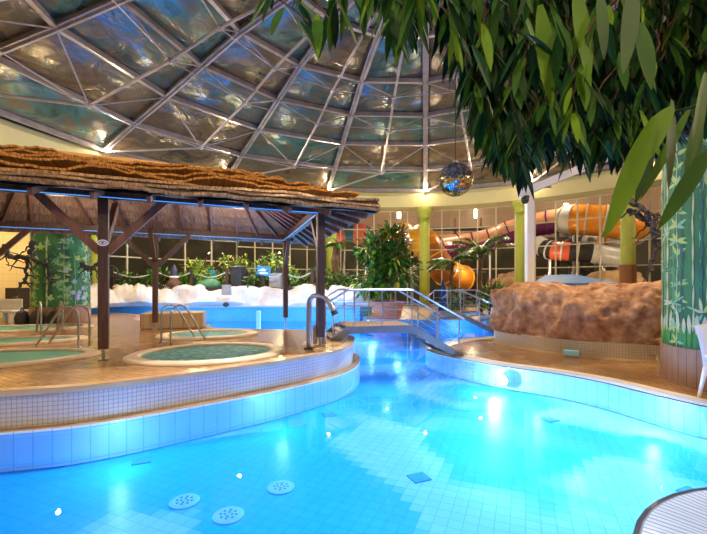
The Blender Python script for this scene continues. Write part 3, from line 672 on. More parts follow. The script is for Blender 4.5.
# white rocks near the plant, right of bridge
# ------------------------------------------------------------------ painted columns
def painted_column(c, r, z0, zc, z1, label, seed, flowers=True, twist=0):
    rnd = random.Random(seed); root = empty('painted_column', c); tag(root, label, 'painted column')
    n = 56
    MB().lathe([(r * 1.03, z0 - c[2]), (r * 1.03, zc - c[2]), (r * .9, zc - c[2] + .01)], c, n).build('wood_cladding', M_clad, root, smooth=False)
    MB().lathe([(r, zc - c[2]), (r, z1 - c[2])], c, n, cap=False).build('painted_shaft', M_mural, root, smooth=True)
    b = MB(); mats = [mat('mural_lime', (.38, .52, .14), .6), mat('mural_mid', (.05, .26, .10), .6), mat('mural_mint', (.20, .46, .26), .6), mat('mural_lilac', (.42, .46, .72), .6), mat('mural_dark', (.02, .13, .10), .6), mat('mural_cream', (.50, .55, .32), .6), mat('mural_grass', (.05, .30, .05), .6)]
    fa = math.atan2(-c[1], -c[0])   # face towards the camera
    lay = [0]
    def sp(a, z, o=.0): return V((c[0] + (r + .004 + lay[0]) * cos(fa + a / r), c[1] + (r + .004 + lay[0]) * sin(fa + a / r), z))
    def blade(a, z, da, dz_, w, mi, k=5):
        lay[0] = (lay[0] + .00013) % .012; L_ = hypot(da, dz_) + 1e-6; nx, nz = -dz_ / L_, da / L_; pts = []
        for i in range(k + 1): t = i / k; ww = w * sin(pi * min(1, t * .9 + .05)); pts.append((a + da * t + nx * ww, z + dz_ * t + nz * ww, a + da * t - nx * ww, z + dz_ * t - nz * ww))
        b.add([p for q in pts for p in (sp(q[0], q[1]), sp(q[2], q[3]))], [(2 * i, 2 * i + 2, 2 * i + 3, 2 * i + 1) for i in range(k)], mi)
    ext = pi * r * .62; hh = z1 - zc
    def ivy(a, z, s_, mi, rot):
        lay[0] = (lay[0] + .00013) % .012; pts = []
        for i in range(20):
            t = 2 * pi * i / 20; rr = s_ * (.42 + .58 * abs(cos(2.5 * t)) ** 1.3) * (.75 + .25 * cos(t)); pts.append(sp(a + rr * sin(t + rot), z + rr * cos(t + rot)))
        b.add([sp(a, z)] + pts, [(0, i + 1, (i + 1) % 20 + 1) for i in range(20)], mi)
    if flowers:
        for q in range(70):
            a = rnd.uniform(-ext, ext); z = rnd.uniform(zc + .15, z1 - .15); ivy(a, z, rnd.uniform(.13, .26), rnd.choice([0, 2, 1, 4, 2] if a > -.1 * ext else [0, 0, 2, 1, 5]), rnd.uniform(-.8, .8))
    else:
        for q in range(26):
            a = -ext + 2 * ext * q / 25 + rnd.uniform(-.05, .05); zq = zc + .3; w_ = rnd.uniform(.012, .035); mi = rnd.choice([2, 1, 4, 5, 1])
            for k in range(16): blade(a, zq, rnd.uniform(-.015, .015), .42, w_, mi); zq += .4
    for q in range(14 if flowers else 80):   # background fronds
        a = rnd.uniform(-ext, ext); z = rnd.uniform(zc + .2, z1 - .2)
        for k in range(9): t = rnd.uniform(0, 2 * pi); L_ = rnd.uniform(.12, .3); blade(a, z, L_ * cos(t), L_ * sin(t), .022, rnd.choice([1, 1, 4, 2] if flowers else [1, 2, 4, 2, 5, 0]))
    for q in range(9):    # stems
        a = -ext + 2 * ext * (q + .5) / 9 + rnd.uniform(-.1, .1); top = rnd.uniform(zc + hh * .55, z1 - .05); a2 = a
        zq = zc
        mi = rnd.choice([0, 2, 5]) ; wst = rnd.choice([.012, .03])
        while zq < top:
            blade(a2, zq, rnd.uniform(-.02, .02), .3, wst, mi)
            if q % 2 == 0:
                for sg in (-1, 1):
                    for k in range(3): t = rnd.uniform(-.4, 1.1); L_ = rnd.uniform(.12, .22); blade(a2, zq + .1, sg * L_ * cos(t), L_ * sin(t), .03, rnd.choice([0, 2, 1, 0]))
            zq += .26
    for q in range(0 if flowers else 12):   # pale star clusters
        a = rnd.uniform(-ext, ext); z = rnd.uniform(zc + .3 * hh, z1 - .2)
        for k in range(11): t = 2 * pi * k / 11; L_ = rnd.uniform(.18, .26); blade(a, z, L_ * cos(t), L_ * sin(t), .02, rnd.choice([5, 2, 0]))
    if flowers:
        for q in range(14):
            a = rnd.uniform(.1, ext * .9); z = rnd.uniform(zc + .1, zc + hh * .55)
            for k in range(5): t = 2 * pi * k / 5 + q; blade(a, z, .09 * cos(t), .09 * sin(t), .028, 3, 3)
    else:
        for q in range(46): a = -ext + 2 * ext * q / 45; blade(a, zc + .02, rnd.uniform(-.02, .02), rnd.uniform(.30, .45), .04, 6); 
        for q in range(40): a = -ext + 2 * ext * q / 39; blade(a, zc + .26, rnd.uniform(-.05, .05), rnd.uniform(.25, .42), .035, 5)
    b.build('painted_leaves', mats, root); return root
M_clad = tile('vertical_wood_cladding', (.30, .17, .11), (.25, .14, .09), (.10, .055, .03), .16, 9, .006, .5, coord='Object')
def cladmat():
    m = bpy.data.materials.new('vertical_board_cladding'); m.use_nodes = True; nt = m.node_tree; N = nt.nodes; L = nt.links; b = N['Principled BSDF']; b.inputs['Roughness'].default_value = .5
    tc = N.new('ShaderNodeTexCoord'); sx = N.new('ShaderNodeSeparateXYZ'); L.new(tc.outputs['Object'], sx.inputs[0])
    at2 = N.new('ShaderNodeMath'); at2.operation = 'ARCTAN2'; L.new(sx.outputs['Y'], at2.inputs[0]); L.new(sx.outputs['X'], at2.inputs[1])
    mu = N.new('ShaderNodeMath'); mu.operation = 'MULTIPLY'; mu.inputs[1].default_value = 6.5; L.new(at2.outputs[0], mu.inputs[0])
    fr = N.new('ShaderNodeMath'); fr.operation = 'FRACT'; L.new(mu.outputs[0], fr.inputs[0])
    lt_ = N.new('ShaderNodeMath'); lt_.operation = 'LESS_THAN'; lt_.inputs[1].default_value = .06; L.new(fr.outputs[0], lt_.inputs[0])
    n = N.new('ShaderNodeTexNoise'); n.inputs['Scale'].default_value = 6; mp = N.new('ShaderNodeMapping'); mp.inputs['Scale'].default_value = (3, 3, .4); L.new(tc.outputs['Object'], mp.inputs[0]); L.new(mp.outputs[0], n.inputs['Vector'])
    r = N.new('ShaderNodeValToRGB'); r.color_ramp.elements[0].color = (.26, .14, .09, 1); r.color_ramp.elements[1].color = (.40, .25, .17, 1); L.new(n.outputs['Fac'], r.inputs[0])
    mx = N.new('ShaderNodeMix'); mx.data_type = 'RGBA'; mx.inputs[7].default_value = (.12, .06, .04, 1); L.new(lt_.outputs[0], mx.inputs[0]); L.new(r.outputs[0], mx.inputs[6]); L.new(mx.outputs[2], b.inputs['Base Color'])
    return m
M_clad = cladmat()
M_mural = mat('mural_green_paint', (.02, .13, .045), .6, c2=(.01, .07, .035), c3=(.04, .20, .06), nscale=1.4, stretch=(2, 2, .6))
painted_column(V((6.85, 7.25, .02)), 1.0, .02, .68, 7.2, 'wide round column painted with jungle leaves at the right edge', 5, False)
painted_column(V((-10.3, 14.1, .5)), .86, .5, 1.05, 3.55, 'round column painted with ivy and lilac flowers at far left', 9, True)
# ------------------------------------------------------------------ plants
def shrub(c, rx, h, n, label, group=None, cols=(G1, G2, G3), name='leafy_shrub', L=.28, Wd=.13, seed=1, pot=None, stems=5, flw=0, wts=(3, 2, 1)):
    rnd = random.Random(seed); root = empty(name, c); tag(root, label, 'shrub' if not pot else 'potted plant', group)
    zb_ = 0
    if pot:
        r_, ph = pot; MB().lathe([(r_ * .75, 0), (r_ * .95, ph * .85), (r_, ph * .85), (r_, ph), (r_ * .85, ph), (r_ * .8, ph * .8)], c, 24).build('pot', M_terra, root); zb_ = ph * .9
    b = MB(); tips = []
    for k in range(stems):
        t = 2 * pi * k / stems + rnd.random(); l = rx * rnd.uniform(.3, .7); p0 = c + V((0, 0, zb_)); p1 = c + V((cos(t) * l * .4, sin(t) * l * .4, zb_ + (h - zb_) * .5)); p2 = c + V((cos(t) * l, sin(t) * l, zb_ + (h - zb_) * rnd.uniform(.75, .95)))
        b.tube(catmull([p0, p1, p2], 4), .03 + .01 * h / 3, 6); tips.append((p0, p1, p2))
    b.build('stems', M_bark, root)
    b = MB()
    blobs = [(c + V((rnd.uniform(-1, 1) * rx * .62, rnd.uniform(-1, 1) * rx * .62, zb_ + (h - zb_) * rnd.uniform(.18, .86))), rnd.uniform(.3, .5) * rx) for _ in range(9)]
    for k in range(n):
        bc, br_ = rnd.choice(blobs); d = V((rnd.gauss(0, 1), rnd.gauss(0, 1), rnd.gauss(.1, .8))).normalized(); p = bc + d * br_ * rnd.uniform(.4, 1.1)
        if p.z < c.z + zb_ + .05: p.z = c.z + zb_ + rnd.uniform(.05, .4)
        dd = (d + V((rnd.uniform(-.6, .6), rnd.uniform(-.6, .6), rnd.uniform(-.5, .3)))); b.leaf(p, dd, V((rnd.uniform(-.5, .5), rnd.uniform(-.5, .5), 1)), L * rnd.uniform(.7, 1.25), Wd * rnd.uniform(.7, 1.2), rnd.choices(range(len(cols)), wts[:len(cols)])[0], .8, 3)
    b.build('foliage', list(cols), root)
    return root
shrub(at(388, 318, z=.3), 1.55, 4.5, 2600, 'tall dense potted shrub in a terracotta tub behind the footbridge', L=.38, Wd=.16, seed=4, pot=(.75, .75), stems=7, cols=(G1, G2, G3, G4), wts=(6, 3, .7, .35))
TZ = 1.68
shr = [(205, 21.4, 1.1, 1.6, 'yellow green shrub behind the rope, left of the dark bin', (G2, G3, G4)), (232, 21.8, 1.0, 1.9, 'yellow green shrub directly behind the dark bin', (G2, G3, G4)),
       (270, 21.8, 1.1, 1.9, 'yellow green shrub behind the small blue sign', (G2, G3, G4)), (288, 22.3, .8, 1.4, 'yellow green shrub behind the rearmost pavilion post', (G2, G3, G1)),
       (322, 21.3, .9, .75, 'low clipped shrub in front of the palm trunk', (G1, G2)), (345, 21.3, .8, .8, 'low clipped shrub right of the palm trunk', (G1, G2)),
       (304, 21.3, .7, .7, 'low clipped shrub between the two right pavilion posts', (G1, G2)),
       (130, 20.9, .9, .7, 'low green shrub behind the leftmost rope bollards', (G1, G2)), (160, 20.9, .8, .75, 'low green shrub left of the brown urn', (G1, G2)), (185, 21.2, .7, .7, 'low green shrub right of the brown urn', (G2, G3)),
       (255, 20.9, .7, .8, 'low shrub under the small blue sign', (G1, G2, G3))]
for k, (x, D, rx, h, lab, cs) in enumerate(shr):
    p = at(x, 285, D=D); p.z = TZ; shrub(p, rx, h, 420 if h > 1 else 260, lab, 'shrubs on the planted terrace', cols=cs, seed=20 + k, L=.26, Wd=.11)
def palm(c, h, n, label, L=1.5, seed=1, trunk=.09, mats=(G1, G2), name='palm', wide=.09, droop=1.2, up=.8, cat='palm'):
    rnd = random.Random(seed); root = empty(name, c); tag(root, label, cat)
    b = MB(); pts = [c + V((.05 * sin(k), .04 * cos(k * 2), h * k / 8)) for k in range(9)]; b.tube(pts, [trunk * (1.25 - .3 * k / 8) * (1 + .12 * (k % 2)) for k in range(9)], 10); b.build('trunk', M_bark, root)
    top = pts[-1]
    for k in range(n):
        t = 2 * pi * k / n + rnd.uniform(-.3, .3); el = rnd.uniform(.2, up * 1.4); d = V((cos(t), sin(t), el)).normalized(); p = top.copy(); sp_ = []
        LL = L * rnd.uniform(.75, 1.1)
        for q in range(9): sp_.append(p.copy()); p = p + d * LL / 8; d = (d + V((0, 0, -droop / 8))).normalized()
        b = MB(); b.tube(sp_, [.02 * (1 - .08 * q) for q in range(9)], 5, 0)
        for q in range(1, 9):
            dd = (sp_[q] - sp_[q - 1]).normalized(); side = dd.cross(V((0, 0, 1))).normalized()
            for sg in (-1, 1):
                for h_ in (0, .5):
                    l2 = LL * .42 * sin(pi * (q + h_) / 9.6) + .06; b.leaf(sp_[q] - dd * h_ * LL / 8, side * sg + dd * .9 + V((0, 0, -.25)), V((0, 0, 1)), l2, wide, 1 if len(mats) == 1 else rnd.randint(0, 1) + 1, .9, 3)
        b.build('frond', [mats[0]] + list(mats) if len(mats) > 1 else [mats[0], mats[0]], root)
palm(at(452, 311, z=.3) if False else V((4.95, 20.2, .3)), 2.6, 9, 'short potted style palm right of the green column, left of the pair', 1.5, 2, .08, wide=.14)
palm(V((6.6, 20.8, .3)), 3.0, 10, 'taller dark palm with upright fronds, right of the pair behind the second footbridge', 1.9, 3, .1, wide=.16, up=1.4)
palm(V(((336 - CXI) / F * 22.6, 22.6, TZ)), 2.4, 7, 'bare brown palm trunk with fronds, hidden behind the pavilion eave', .9, 5, .2)
shrub(V((5.0, 19.0, .3)), .8, 1.2, 500, 'low leafy bush under the shorter palm beyond the second footbridge', seed=61, L=.25, Wd=.1)
shrub(V((6.7, 19.7, .3)), .9, 2.0, 600, 'leafy bush under the taller dark palm', seed=62, L=.3, Wd=.12)
# bird nest like leaves on roof light
# ------------------------------------------------------------------ items along the terrace
def bollard(x, D, label, h=1.0):
    p = at(x, 285, D=D); p.z = TZ; b = MB().box((p.x, p.y, p.z + h / 2), (.16, .16, h), .2); o = b.build('rope_bollard', M_wood, bevel=.01); tag(o, label, 'bollard', 'wooden bollards carrying the rope'); return p + V((0, 0, h * .8))
bp_ = []
for k, (x, l) in enumerate(((112, 'wooden rope bollard with hanging black ring, leftmost'), (157, 'wooden rope bollard behind the rear left pavilion post'), (192, 'wooden rope bollard left of the turquoise panel'), (227, 'wooden rope bollard beside the dark bin'),
                            (262, 'wooden rope bollard behind the small blue sign'), (284, 'wooden rope bollard beside the rearmost pavilion post'), (312, 'wooden rope bollard left of the near right pavilion post'))):
    bp_.append(bollard(x, 20.1 if x < 120 else 20.75, l))
for k in range(len(bp_) - 1):
    a, c = bp_[k], bp_[k + 1]; pts = [a.lerp(c, t / 10) - V((0, 0, .28 * sin(pi * t / 10))) for t in range(11)]
    names = ['left end of the rope', 'rope left of the brown urn', 'rope in front of turquoise panel', 'rope right of the dark bin', 'rope right of blue sign', 'rope behind the right pavilion posts']
    tag(MB().tube(pts, .028, 6).build('barrier_rope', M_rope), 'sagging pale barrier ' + names[k], 'rope', 'barrier ropes')
b = MB(); c = bp_[0] + V((.1, -.12, -.05)); b.tube([c + V((.26 * cos(t), 0, .3 * sin(t))) for t in [2 * pi * k / 20 for k in range(21)]], .05, 8); tag(b.build('hanging_ring', M_dark), 'black ring hanging on the leftmost rope bollard', 'ring')
p = at(174, 285, D=20.6); p.z = TZ - .1
ur = empty('garden_urn', p); tag(ur, 'brown urn with a white edged cone on the white rocks', 'urn')
MB().lathe([(.15, 0), (.34, .15), (.32, .4), (.22, .52), (.26, .6), (.05, .6)], p, 18).build('urn_body', mat('urn_brown', (.16, .07, .04), .6), ur, smooth=True)
MB().lathe([(.2, .6), (.17, .95), (.06, 1.25), (.01, 1.27)], p, 14).build('cone', mat('dark_navy', (.03, .03, .08), .5), ur); MB().lathe([(.23, .58), (.24, .66), (.2, .68)], p, 16).build('white_band', M_white, ur)
p = at(238, 285, D=20.95); p.z = TZ; bn = empty('litter_bin', p); tag(bn, 'dark ribbed cylindrical bin behind the rope', 'bin')
MB().lathe([(.4, 0), (.42, 1.0), (.38, 1.02)], p, 28, flute=.04).build('bin_body', M_dark, bn); MB().lathe([(.44, 1.0), (.44, 1.06), (.3, 1.12), (.05, 1.13)], p, 28).build('bin_lid', M_dark, bn)
def sign(x, y, D, w, h, label, rot=0.):
    p = at(x, y, D=D); root = empty('info_sign', (p.x, p.y, TZ)); tag(root, label, 'sign')
    bd = MB(); cx_ = [(-w / 2, -h / 2), (w / 2, -h / 2), (w / 2, h / 2), (-w / 2, h / 2)]; q = [(p.x + a * cos(rot) - c_ * sin(rot), p.y, p.z + a * sin(rot) + c_ * cos(rot)) for a, c_ in cx_]
    bd.add(q + [(a, b2 + .04, c2) for a, b2, c2 in q], [(0, 1, 2, 3), (7, 6, 5, 4), (0, 4, 5, 1), (1, 5, 6, 2), (2, 6, 7, 3), (3, 7, 4, 0)]); pan = bd.build('sign_panel', mat('sign_blue', (.03, .32, .75), .4), root)
    b = MB(); y_ = p.y - .006
    b.add([(p.x - .28, y_, p.z + .02), (p.x + .05, y_, p.z - .02), (p.x + .22, y_, p.z + .04), (p.x - .05, y_, p.z + .14)], [(0, 1, 2, 3)]); b.add([(p.x - .2, y_, p.z - .14), (p.x + .22, y_, p.z - .16), (p.x + .22, y_, p.z - .08), (p.x - .2, y_, p.z - .06)], [(0, 1, 2, 3)]); b.add([(p.x + .12, y_ - .001, p.z - .02), (p.x + .28, y_ - .001, p.z + .02), (p.x + .26, y_ - .001, p.z + .07), (p.x + .1, y_ - .001, p.z + .03)], [(0, 1, 2, 3)], 1)
    b.build('sign_graphic', [M_white, mat('sign_dark', (.15, .03, .12), .5)], pan)
    MB().tube([(p.x, p.y + .06, TZ - .1), (p.x, p.y + .06, p.z)], .03, 8).build('sign_post', M_wood, root)
sign(263.5, 271, 20.4, .66, .46, 'small tilted blue sign with a white drawing on the terrace', -.15)
p = at(205, 275, D=21.3); tag(MB().box((p.x, p.y, 2.15), (1.1, .06, .85)).build('turquoise_panel', mat('turquoise_board', (.02, .38, .45), .4), bevel=.01), 'turquoise board standing behind the rope', 'board')
b = MB(); p = at(209, 283, D=20.7); b.sphere((p.x, p.y, 1.82), .42, 20, 12, 0, (1.5, .8, .75)); o = b.build('green_boulder', mat('mossy_green', (.07, .22, .10), .7, c2=(.12, .30, .14), nscale=4, bump=.4), smooth=True); tag(o, 'small green rounded boulder on the white rocks', 'boulder')
# flood lamp box on white rocks
p = at(226.5, 290, D=19.35); fl = empty('flood_lamp', (p.x, p.y, 1.3)); tag(fl, 'square flood lamp in a grey frame on the white rocks', 'lamp')
MB().box((p.x, p.y, p.z), (.46, .2, .5), .1, taper=.9).build('housing', mat('grey_housing', (.35, .36, .4), .4), fl, bevel=.02); MB().box((p.x - .0, p.y - .11, p.z), (.36, .02, .38), .1).build('lens', mat('flood_lens', (.45, .35, .28), .25), fl)
p = at(226, 304.5, D=19.1); tag(MB().sphere((p.x, p.y, p.z), .12, 12, 8, 0, (1.3, .8, 1)).build('small_camera_lamp', M_dark), 'small black spotlight on the blue pool wall ledge', 'lamp')
# cabinets beyond right posts
p = at(277, 279, D=21.2); tag(MB().box((p.x, p.y, 2.05), (.75, .5, .75)).build('grey_cabinet', mat('cabinet_grey', (.45, .42, .38), .6), bevel=.02), 'grey wooden cabinet between the blue sign and the rearmost post', 'cabinet')
tag(MB().box((p.x + .1, p.y, 2.58), (.3, .3, .3)).build('black_speaker', M_dark, bevel=.02), 'small black speaker on the grey cabinet', 'speaker')
# ------------------------------------------------------------------ left corner items
def vine(pts, label, seed):
    rnd = random.Random(seed); b = MB(); P_ = catmull(pts, 6); P_ = [p + V((rnd.uniform(-.06, .06), rnd.uniform(-.06, .06), rnd.uniform(-.06, .06))) for p in P_]
    b.tube(P_, [.075 * (1 - .6 * k / len(P_)) for k in range(len(P_))], 7)
    for k in range(2, len(P_) - 1, 2):
        q = P_[k]; d = V((rnd.uniform(-1, 1), rnd.uniform(-.5, .5), rnd.uniform(-1, .4))).normalized(); pts2 = [q + d * t * .1 + V((rnd.uniform(-.04, .04), 0, rnd.uniform(-.04, .04))) for t in range(rnd.randint(4, 7))]
        b.tube(pts2, [.03 * (1 - .12 * i) for i in range(len(pts2))], 5)
    tag(b.build('twisted_branch', mat('dark_branch', (.035, .03, .035), .8)), label, 'branch')
D0 = 12.9
vine([at(5, 246, D=D0), at(8, 254, D=D0), at(18, 257, D=D0 - .3), at(27, 258, D=D0), at(26, 270, D=D0 - .1), at(24, 281, D=D0), at(20, 287, D=D0)], 'dark twisted branch hanging left of the ivy painted column', 1)
vine([at(32, 242, D=D0), at(30, 250, D=D0 - .1), at(38, 263, D=D0 - .2), at(47, 266, D=D0 - .2), at(49, 279, D=D0 - .2), at(52, 283, D=D0 - .2)], 'dark twisted branch across the front of the ivy painted column', 2)
vine([at(82, 262, D=D0), at(86, 269, D=D0), at(92, 268, D=D0), at(98, 262, D=D0)], 'dark twisted branch between ivy painted column and pavilion post', 3)
vine([at(627, 198, D=11), at(640, 208, D=10.6), at(650, 222, D=10.4), at(655, 235, D=10.3), at(656, 250, D=10.3), at(650, 271, D=10.2)], 'dark bluish twisted branch hanging left of the jungle painted column', 4)
vine([at(628, 212, D=11), at(638, 213, D=10.8), at(650, 226, D=10.6), at(660, 214, D=10.6)], 'dark bluish twisted branch crossing above the longer one by the jungle column', 5)
for x, y, l in ((22, 313, 'black rucksack standing leftmost at the ivy column foot'), (37, 313, 'black rucksack in front of the ivy column cladding'), (55, 314, 'dark bag right of two rucksacks by the ivy column')):
    p = at(x, 325, z=.5); root = empty('rucksack', p); tag(root, l, 'bag'); s_ = .85
    b = MB(); b.lathe([(.16, 0), (.2, .05), (.21, .25), (.15, .42), (.05, .48)], p, 14); b.build('bag_body', M_dark, root, smooth=True); MB().tube(catmull([p + V((-.06, 0, .45)), p + V((0, 0, .56)), p + V((.06, 0, .45))], 4), .015, 6).build('bag_handle', M_dark, root)
p = at(3, 322, z=.5); root = empty('white_bench', p); tag(root, 'pale blue white bench at the far left edge', 'bench'); MB().box((p.x, p.y, .88), (1.0, .5, .08)).build('seat', M_white, root, bevel=.02)
for sx in (-.4, .4): MB().box((p.x + sx, p.y, .67), (.08, .45, .34)).build('leg', M_white, root)
MB().box((p.x, p.y + .22, 1.1), (1.0, .06, .4)).build('backrest', M_white, root, bevel=.02)
# wall shelf with black vase
p = at(15, 304, D=14.6); tag(MB().lathe([(.1, 0), (.14, .15), (.06, .38), (.09, .5), (.02, .5)], (p.x, p.y, .9), 14).build('black_vase', M_dark, smooth=True), 'black vase on small shelf before the cream wall', 'vase')
tag(MB().box((p.x, p.y, .86), (.7, .4, .08)).build('stone_shelf', CUR, bevel=.01), 'small stone shelf under the black vase', 'shelf')
tag(MB().box((p.x, p.y, .66), (.4, .3, .32)).build('shelf_support', CUR, bevel=.01), 'stone block carrying the small shelf', 'block')
# ------------------------------------------------------------------ centre/right items
# disco ball
c = at(455.5, 179.5, D=17.0); root = empty('mirror_ball', c); tag(root, 'mirror ball hanging from the dome on a thin cable', 'mirror ball')
b = MB(); rr = .72; m_, n_ = 22, 40
mirrors = [mat('mirror_tile', (.9, .88, .85), .06, 1., c2=(.85, .85, .88)), mat('mirror_tile_gold', (.8, .62, .4), .08, 1.), mat('mirror_tile_blue', (.45, .65, .85), .06, 1.)]
rnd = random.Random(2)
for j in range(m_):
    for i in range(n_):
        p0, p1 = -pi / 2 + pi * j / m_ + .01, -pi / 2 + pi * (j + 1) / m_ - .01; t0, t1 = 2 * pi * i / n_ + .01, 2 * pi * (i + 1) / n_ - .01
        jr = [rr * (1 + rnd.uniform(-.004, .004)) for _ in range(4)]
        b.add([(c.x + r_ * cos(p_) * cos(t_), c.y + r_ * cos(p_) * sin(t_), c.z + r_ * sin(p_)) for r_, (p_, t_) in zip(jr, ((p0, t0), (p0, t1), (p1, t1), (p1, t0)))], [(0, 1, 2, 3)], rnd.choices([0, 1, 2], [5, 2, 2])[0])
b.build('mirror_tiles', mirrors, root); MB().sphere(c, rr * .985, 24, 16).build('ball_core', M_dark, root)
dr = hypot(c.x - DC.x, c.y - DC.y); MB().tube([c + V((0, 0, rr)), V((c.x, c.y, dz(dr)))], .02, 6).build('cable', M_dark, root); MB().lathe([(.1, rr - .03), (.1, rr + .08), (.03, rr + .12)], c, 12).build('mount', M_steel, root)
# folded blue parasol
p = V(((443 - CXI) / F * 17.9, 17.9, .3)); root = empty('folded_parasol', p); tag(root, 'folded dark blue parasol beyond the footbridge', 'parasol')
MB().lathe([(.3, 0), (.3, .05), (.05, .08)], p, 16).build('base', mat('parasol_base_grey', (.3, .3, .32), .7), root); MB().tube([p, p + V((0, 0, 1.75))], .025, 8).build('pole', M_steel, root)
MB().lathe([(.04, .25), (.22, .35), (.2, .7), (.12, 1.0), (.15, 1.1), (.09, 1.5), (.02, 1.8)], p, 14, flute=.25).build('canopy', mat('navy_canvas', (.02, .05, .17), .7), root)
# white gantry with camera
gp = V(((529.5 - CXI) / F * 13.6, 13.6, .02)); root = empty('white_gantry', gp); tag(root, 'white steel gantry post with sloping arm behind the boulder', 'gantry')
MB().box((gp.x, gp.y, 2.6), (.24, .24, 5.16)).build('post', M_white, root, bevel=.01)
A1 = at(518, 195, D=13.6); B1 = at(625, 150, D=13.0); MB().bar(A1, B1, .22, .24).build('arm', M_white, root)
q = at(540, 196.5, D=13.4) - V((0, 0, .3)); MB().tube([at(545, 181, D=13.4), at(546, 187, D=13.4), at(551, 187, D=13.4)], .04, 8).build('bracket', M_steel, root)
q = at(525, 200, D=13.35); cm = empty('security_camera', q); tag(cm, 'small black camera on the white gantry post', 'camera')
MB().sphere(q, .13, 14, 10).build('dome_housing', M_dark, cm, smooth=True); MB().box((q.x + .06, q.y + .03, q.z + .1), (.14, .14, .1)).build('mount', M_dark, cm)
# blue canopy seen behind boulder
b = MB(); pts = [at(530, 286, D=15.5), at(548, 276, D=17.2), at(575, 273, D=17.6), at(618, 285, D=15.5)]
for k in range(4): pts[k].z = [1.80, 2.16, 2.2, 1.80][k]
b.add(pts + [q + V((0, 0, .07)) for q in pts], [(0, 1, 2, 3)[::-1], (4, 5, 6, 7), (0, 1, 5, 4), (1, 2, 6, 5), (2, 3, 7, 6), (3, 0, 4, 7)])
root = empty('blue_shade_roof', (9, 16, .3)); tag(root, 'low blue sloping roof just above the brown boulder', 'roof'); b.build('roof_sheet', mat('blue_sheet', (.02, .18, .55), .5), root)
for q in pts: MB().tube([(q.x, q.y, -.2 if q.y < 18 else .3), (q.x, q.y, q.z)], .05, 8).build('support', M_steel, root)
# sofa chair at the right edge (white moulded lounger)
cp = V((5.50, 5.95, .03)); ch = empty('white_lounger', cp); tag(ch, 'white moulded plastic chair cut off by the right edge of the photo', 'chair')
def cpt(x, y, z): return (cp.x + x, cp.y + y, cp.z + z)
bk = MB(); vs = []
prof_ = [(0, .36), (.02, .5), (.05, .7), (.10, .9), (.16, 1.1), (.18, 1.16)]
for yo, z in prof_:
    for k in range(9): t = k / 8; vs.append(cpt(-.03 + .62 * t, .25 + yo - .05 * sin(pi * t), z - .04 * (2 * t - 1) ** 2 * (z > 1)))
for yo, z in prof_:
    for k in range(9): t = k / 8; vs.append(cpt(-.03 + .62 * t, .29 + yo - .05 * sin(pi * t), z - .04 * (2 * t - 1) ** 2 * (z > 1)))
fs = []; n9 = 9; K9 = len(prof_)
for o_ in (0, n9 * K9):
    for j in range(K9 - 1):
        for k in range(8):
            if 1 <= j <= 3 and k in (2, 5) : continue
            fs.append((o_ + j * 9 + k, o_ + j * 9 + k + 1, o_ + (j + 1) * 9 + k + 1, o_ + (j + 1) * 9 + k))
for j in range(K9 - 1):
    for k in (0, 8): fs.append((j * 9 + k, (j + 1) * 9 + k, 54 + (j + 1) * 9 + k, 54 + j * 9 + k))
for k in range(8): fs.append((45 + k, 46 + k, 54 + 46 + k, 54 + 45 + k))
bk.add(vs, fs); bk.build('backrest', M_white, ch, smooth=True)
MB().box(cpt(.28, -.02, .37), (.56, .56, .04)).build('seat', M_white, ch, bevel=.015)
for sx in (-.02, .58): MB().tube(catmull([cpt(sx, .28, .66), cpt(sx - .02, .0, .63), cpt(sx - .02, -.24, .6), cpt(sx, -.26, .3), cpt(sx, -.28, .0)], 5), .028, 8).build('armrest', M_white, ch, smooth=True)
for sx, sy in ((-.03, .3), (.58, .3)): MB().tube([cpt(sx, sy - .04, .5), cpt(sx - .03 if sx < 0 else sx + .03, sy + .05, 0)], [.035, .025], 8).build('leg', M_white, ch, smooth=True)
# ------------------------------------------------------------------ slide hall behind the glass
M_tan = tile('tan_hall_panel', (.42, .28, .18), (.38, .25, .16), (.30, .19, .12), 1.6, 9, .02, .7, coord='UV')
M_hdark = mat('dark_hall_wall', (.10, .085, .06), .8, c2=(.06, .055, .04), nscale=.6)
struct(arcwall(R(-80), R(80), 31.0, 6.3, 10.3, .2, n=48).build('wall_back', M_tan), 'tan upper wall of the slide hall', 'wall')
struct(arcwall(R(-80), R(80), 31.1, -.45, 6.3, .2, n=48).build('wall_back_lower', M_hdark), 'dark lower wall of the slide hall', 'wall')
for a in (-80, 80):
    b = MB(); b.bar(cyl(R(a), 17.6, 5.0), cyl(R(a), 31.2, 5.0), .2, 10.8); struct(b.build('wall_side_left' if a < 0 else 'wall_side_right', M_hdark))
def annulus(a0, a1, r0, r1, z, th, name, m):
    b = arcwall(a0, a1, r0, z, z + th, r1 - r0, n=40); return struct(b.build(name, m))
annulus(R(-80), R(80), 17.6, 31.3, 10.3, .2, 'ceiling_hall', M_hdark)
annulus(R(-80), R(80), 17.4, 31.3, -.2, .2, 'floor_hall', mat('hall_floor', (.22, .14, .09), .6))
annulus(R(-82), R(82), 17.5, 17.7, ZR1, 2.2, 'wall_upper', M_hdark)
colrs = {'O': mat('slide_orange', (.85, .30, .03), .25), 'Y': mat('slide_amber', (.95, .50, .05), .25), 'P': mat('slide_purple', (.16, .02, .13), .22), 'K': mat('slide_pink', (.70, .34, .20), .3), 'W': mat('slide_white', (.62, .60, .58), .25),
         'R': mat('slide_red', (.62, .10, .05), .25), 'B': mat('slide_black', (.03, .03, .035), .25), 'N': mat('slide_blue', (.03, .12, .25), .3), 'S': mat('slide_salmon', (.72, .16, .12), .3), 'D': mat('slide_rust', (.42, .13, .03), .3)}
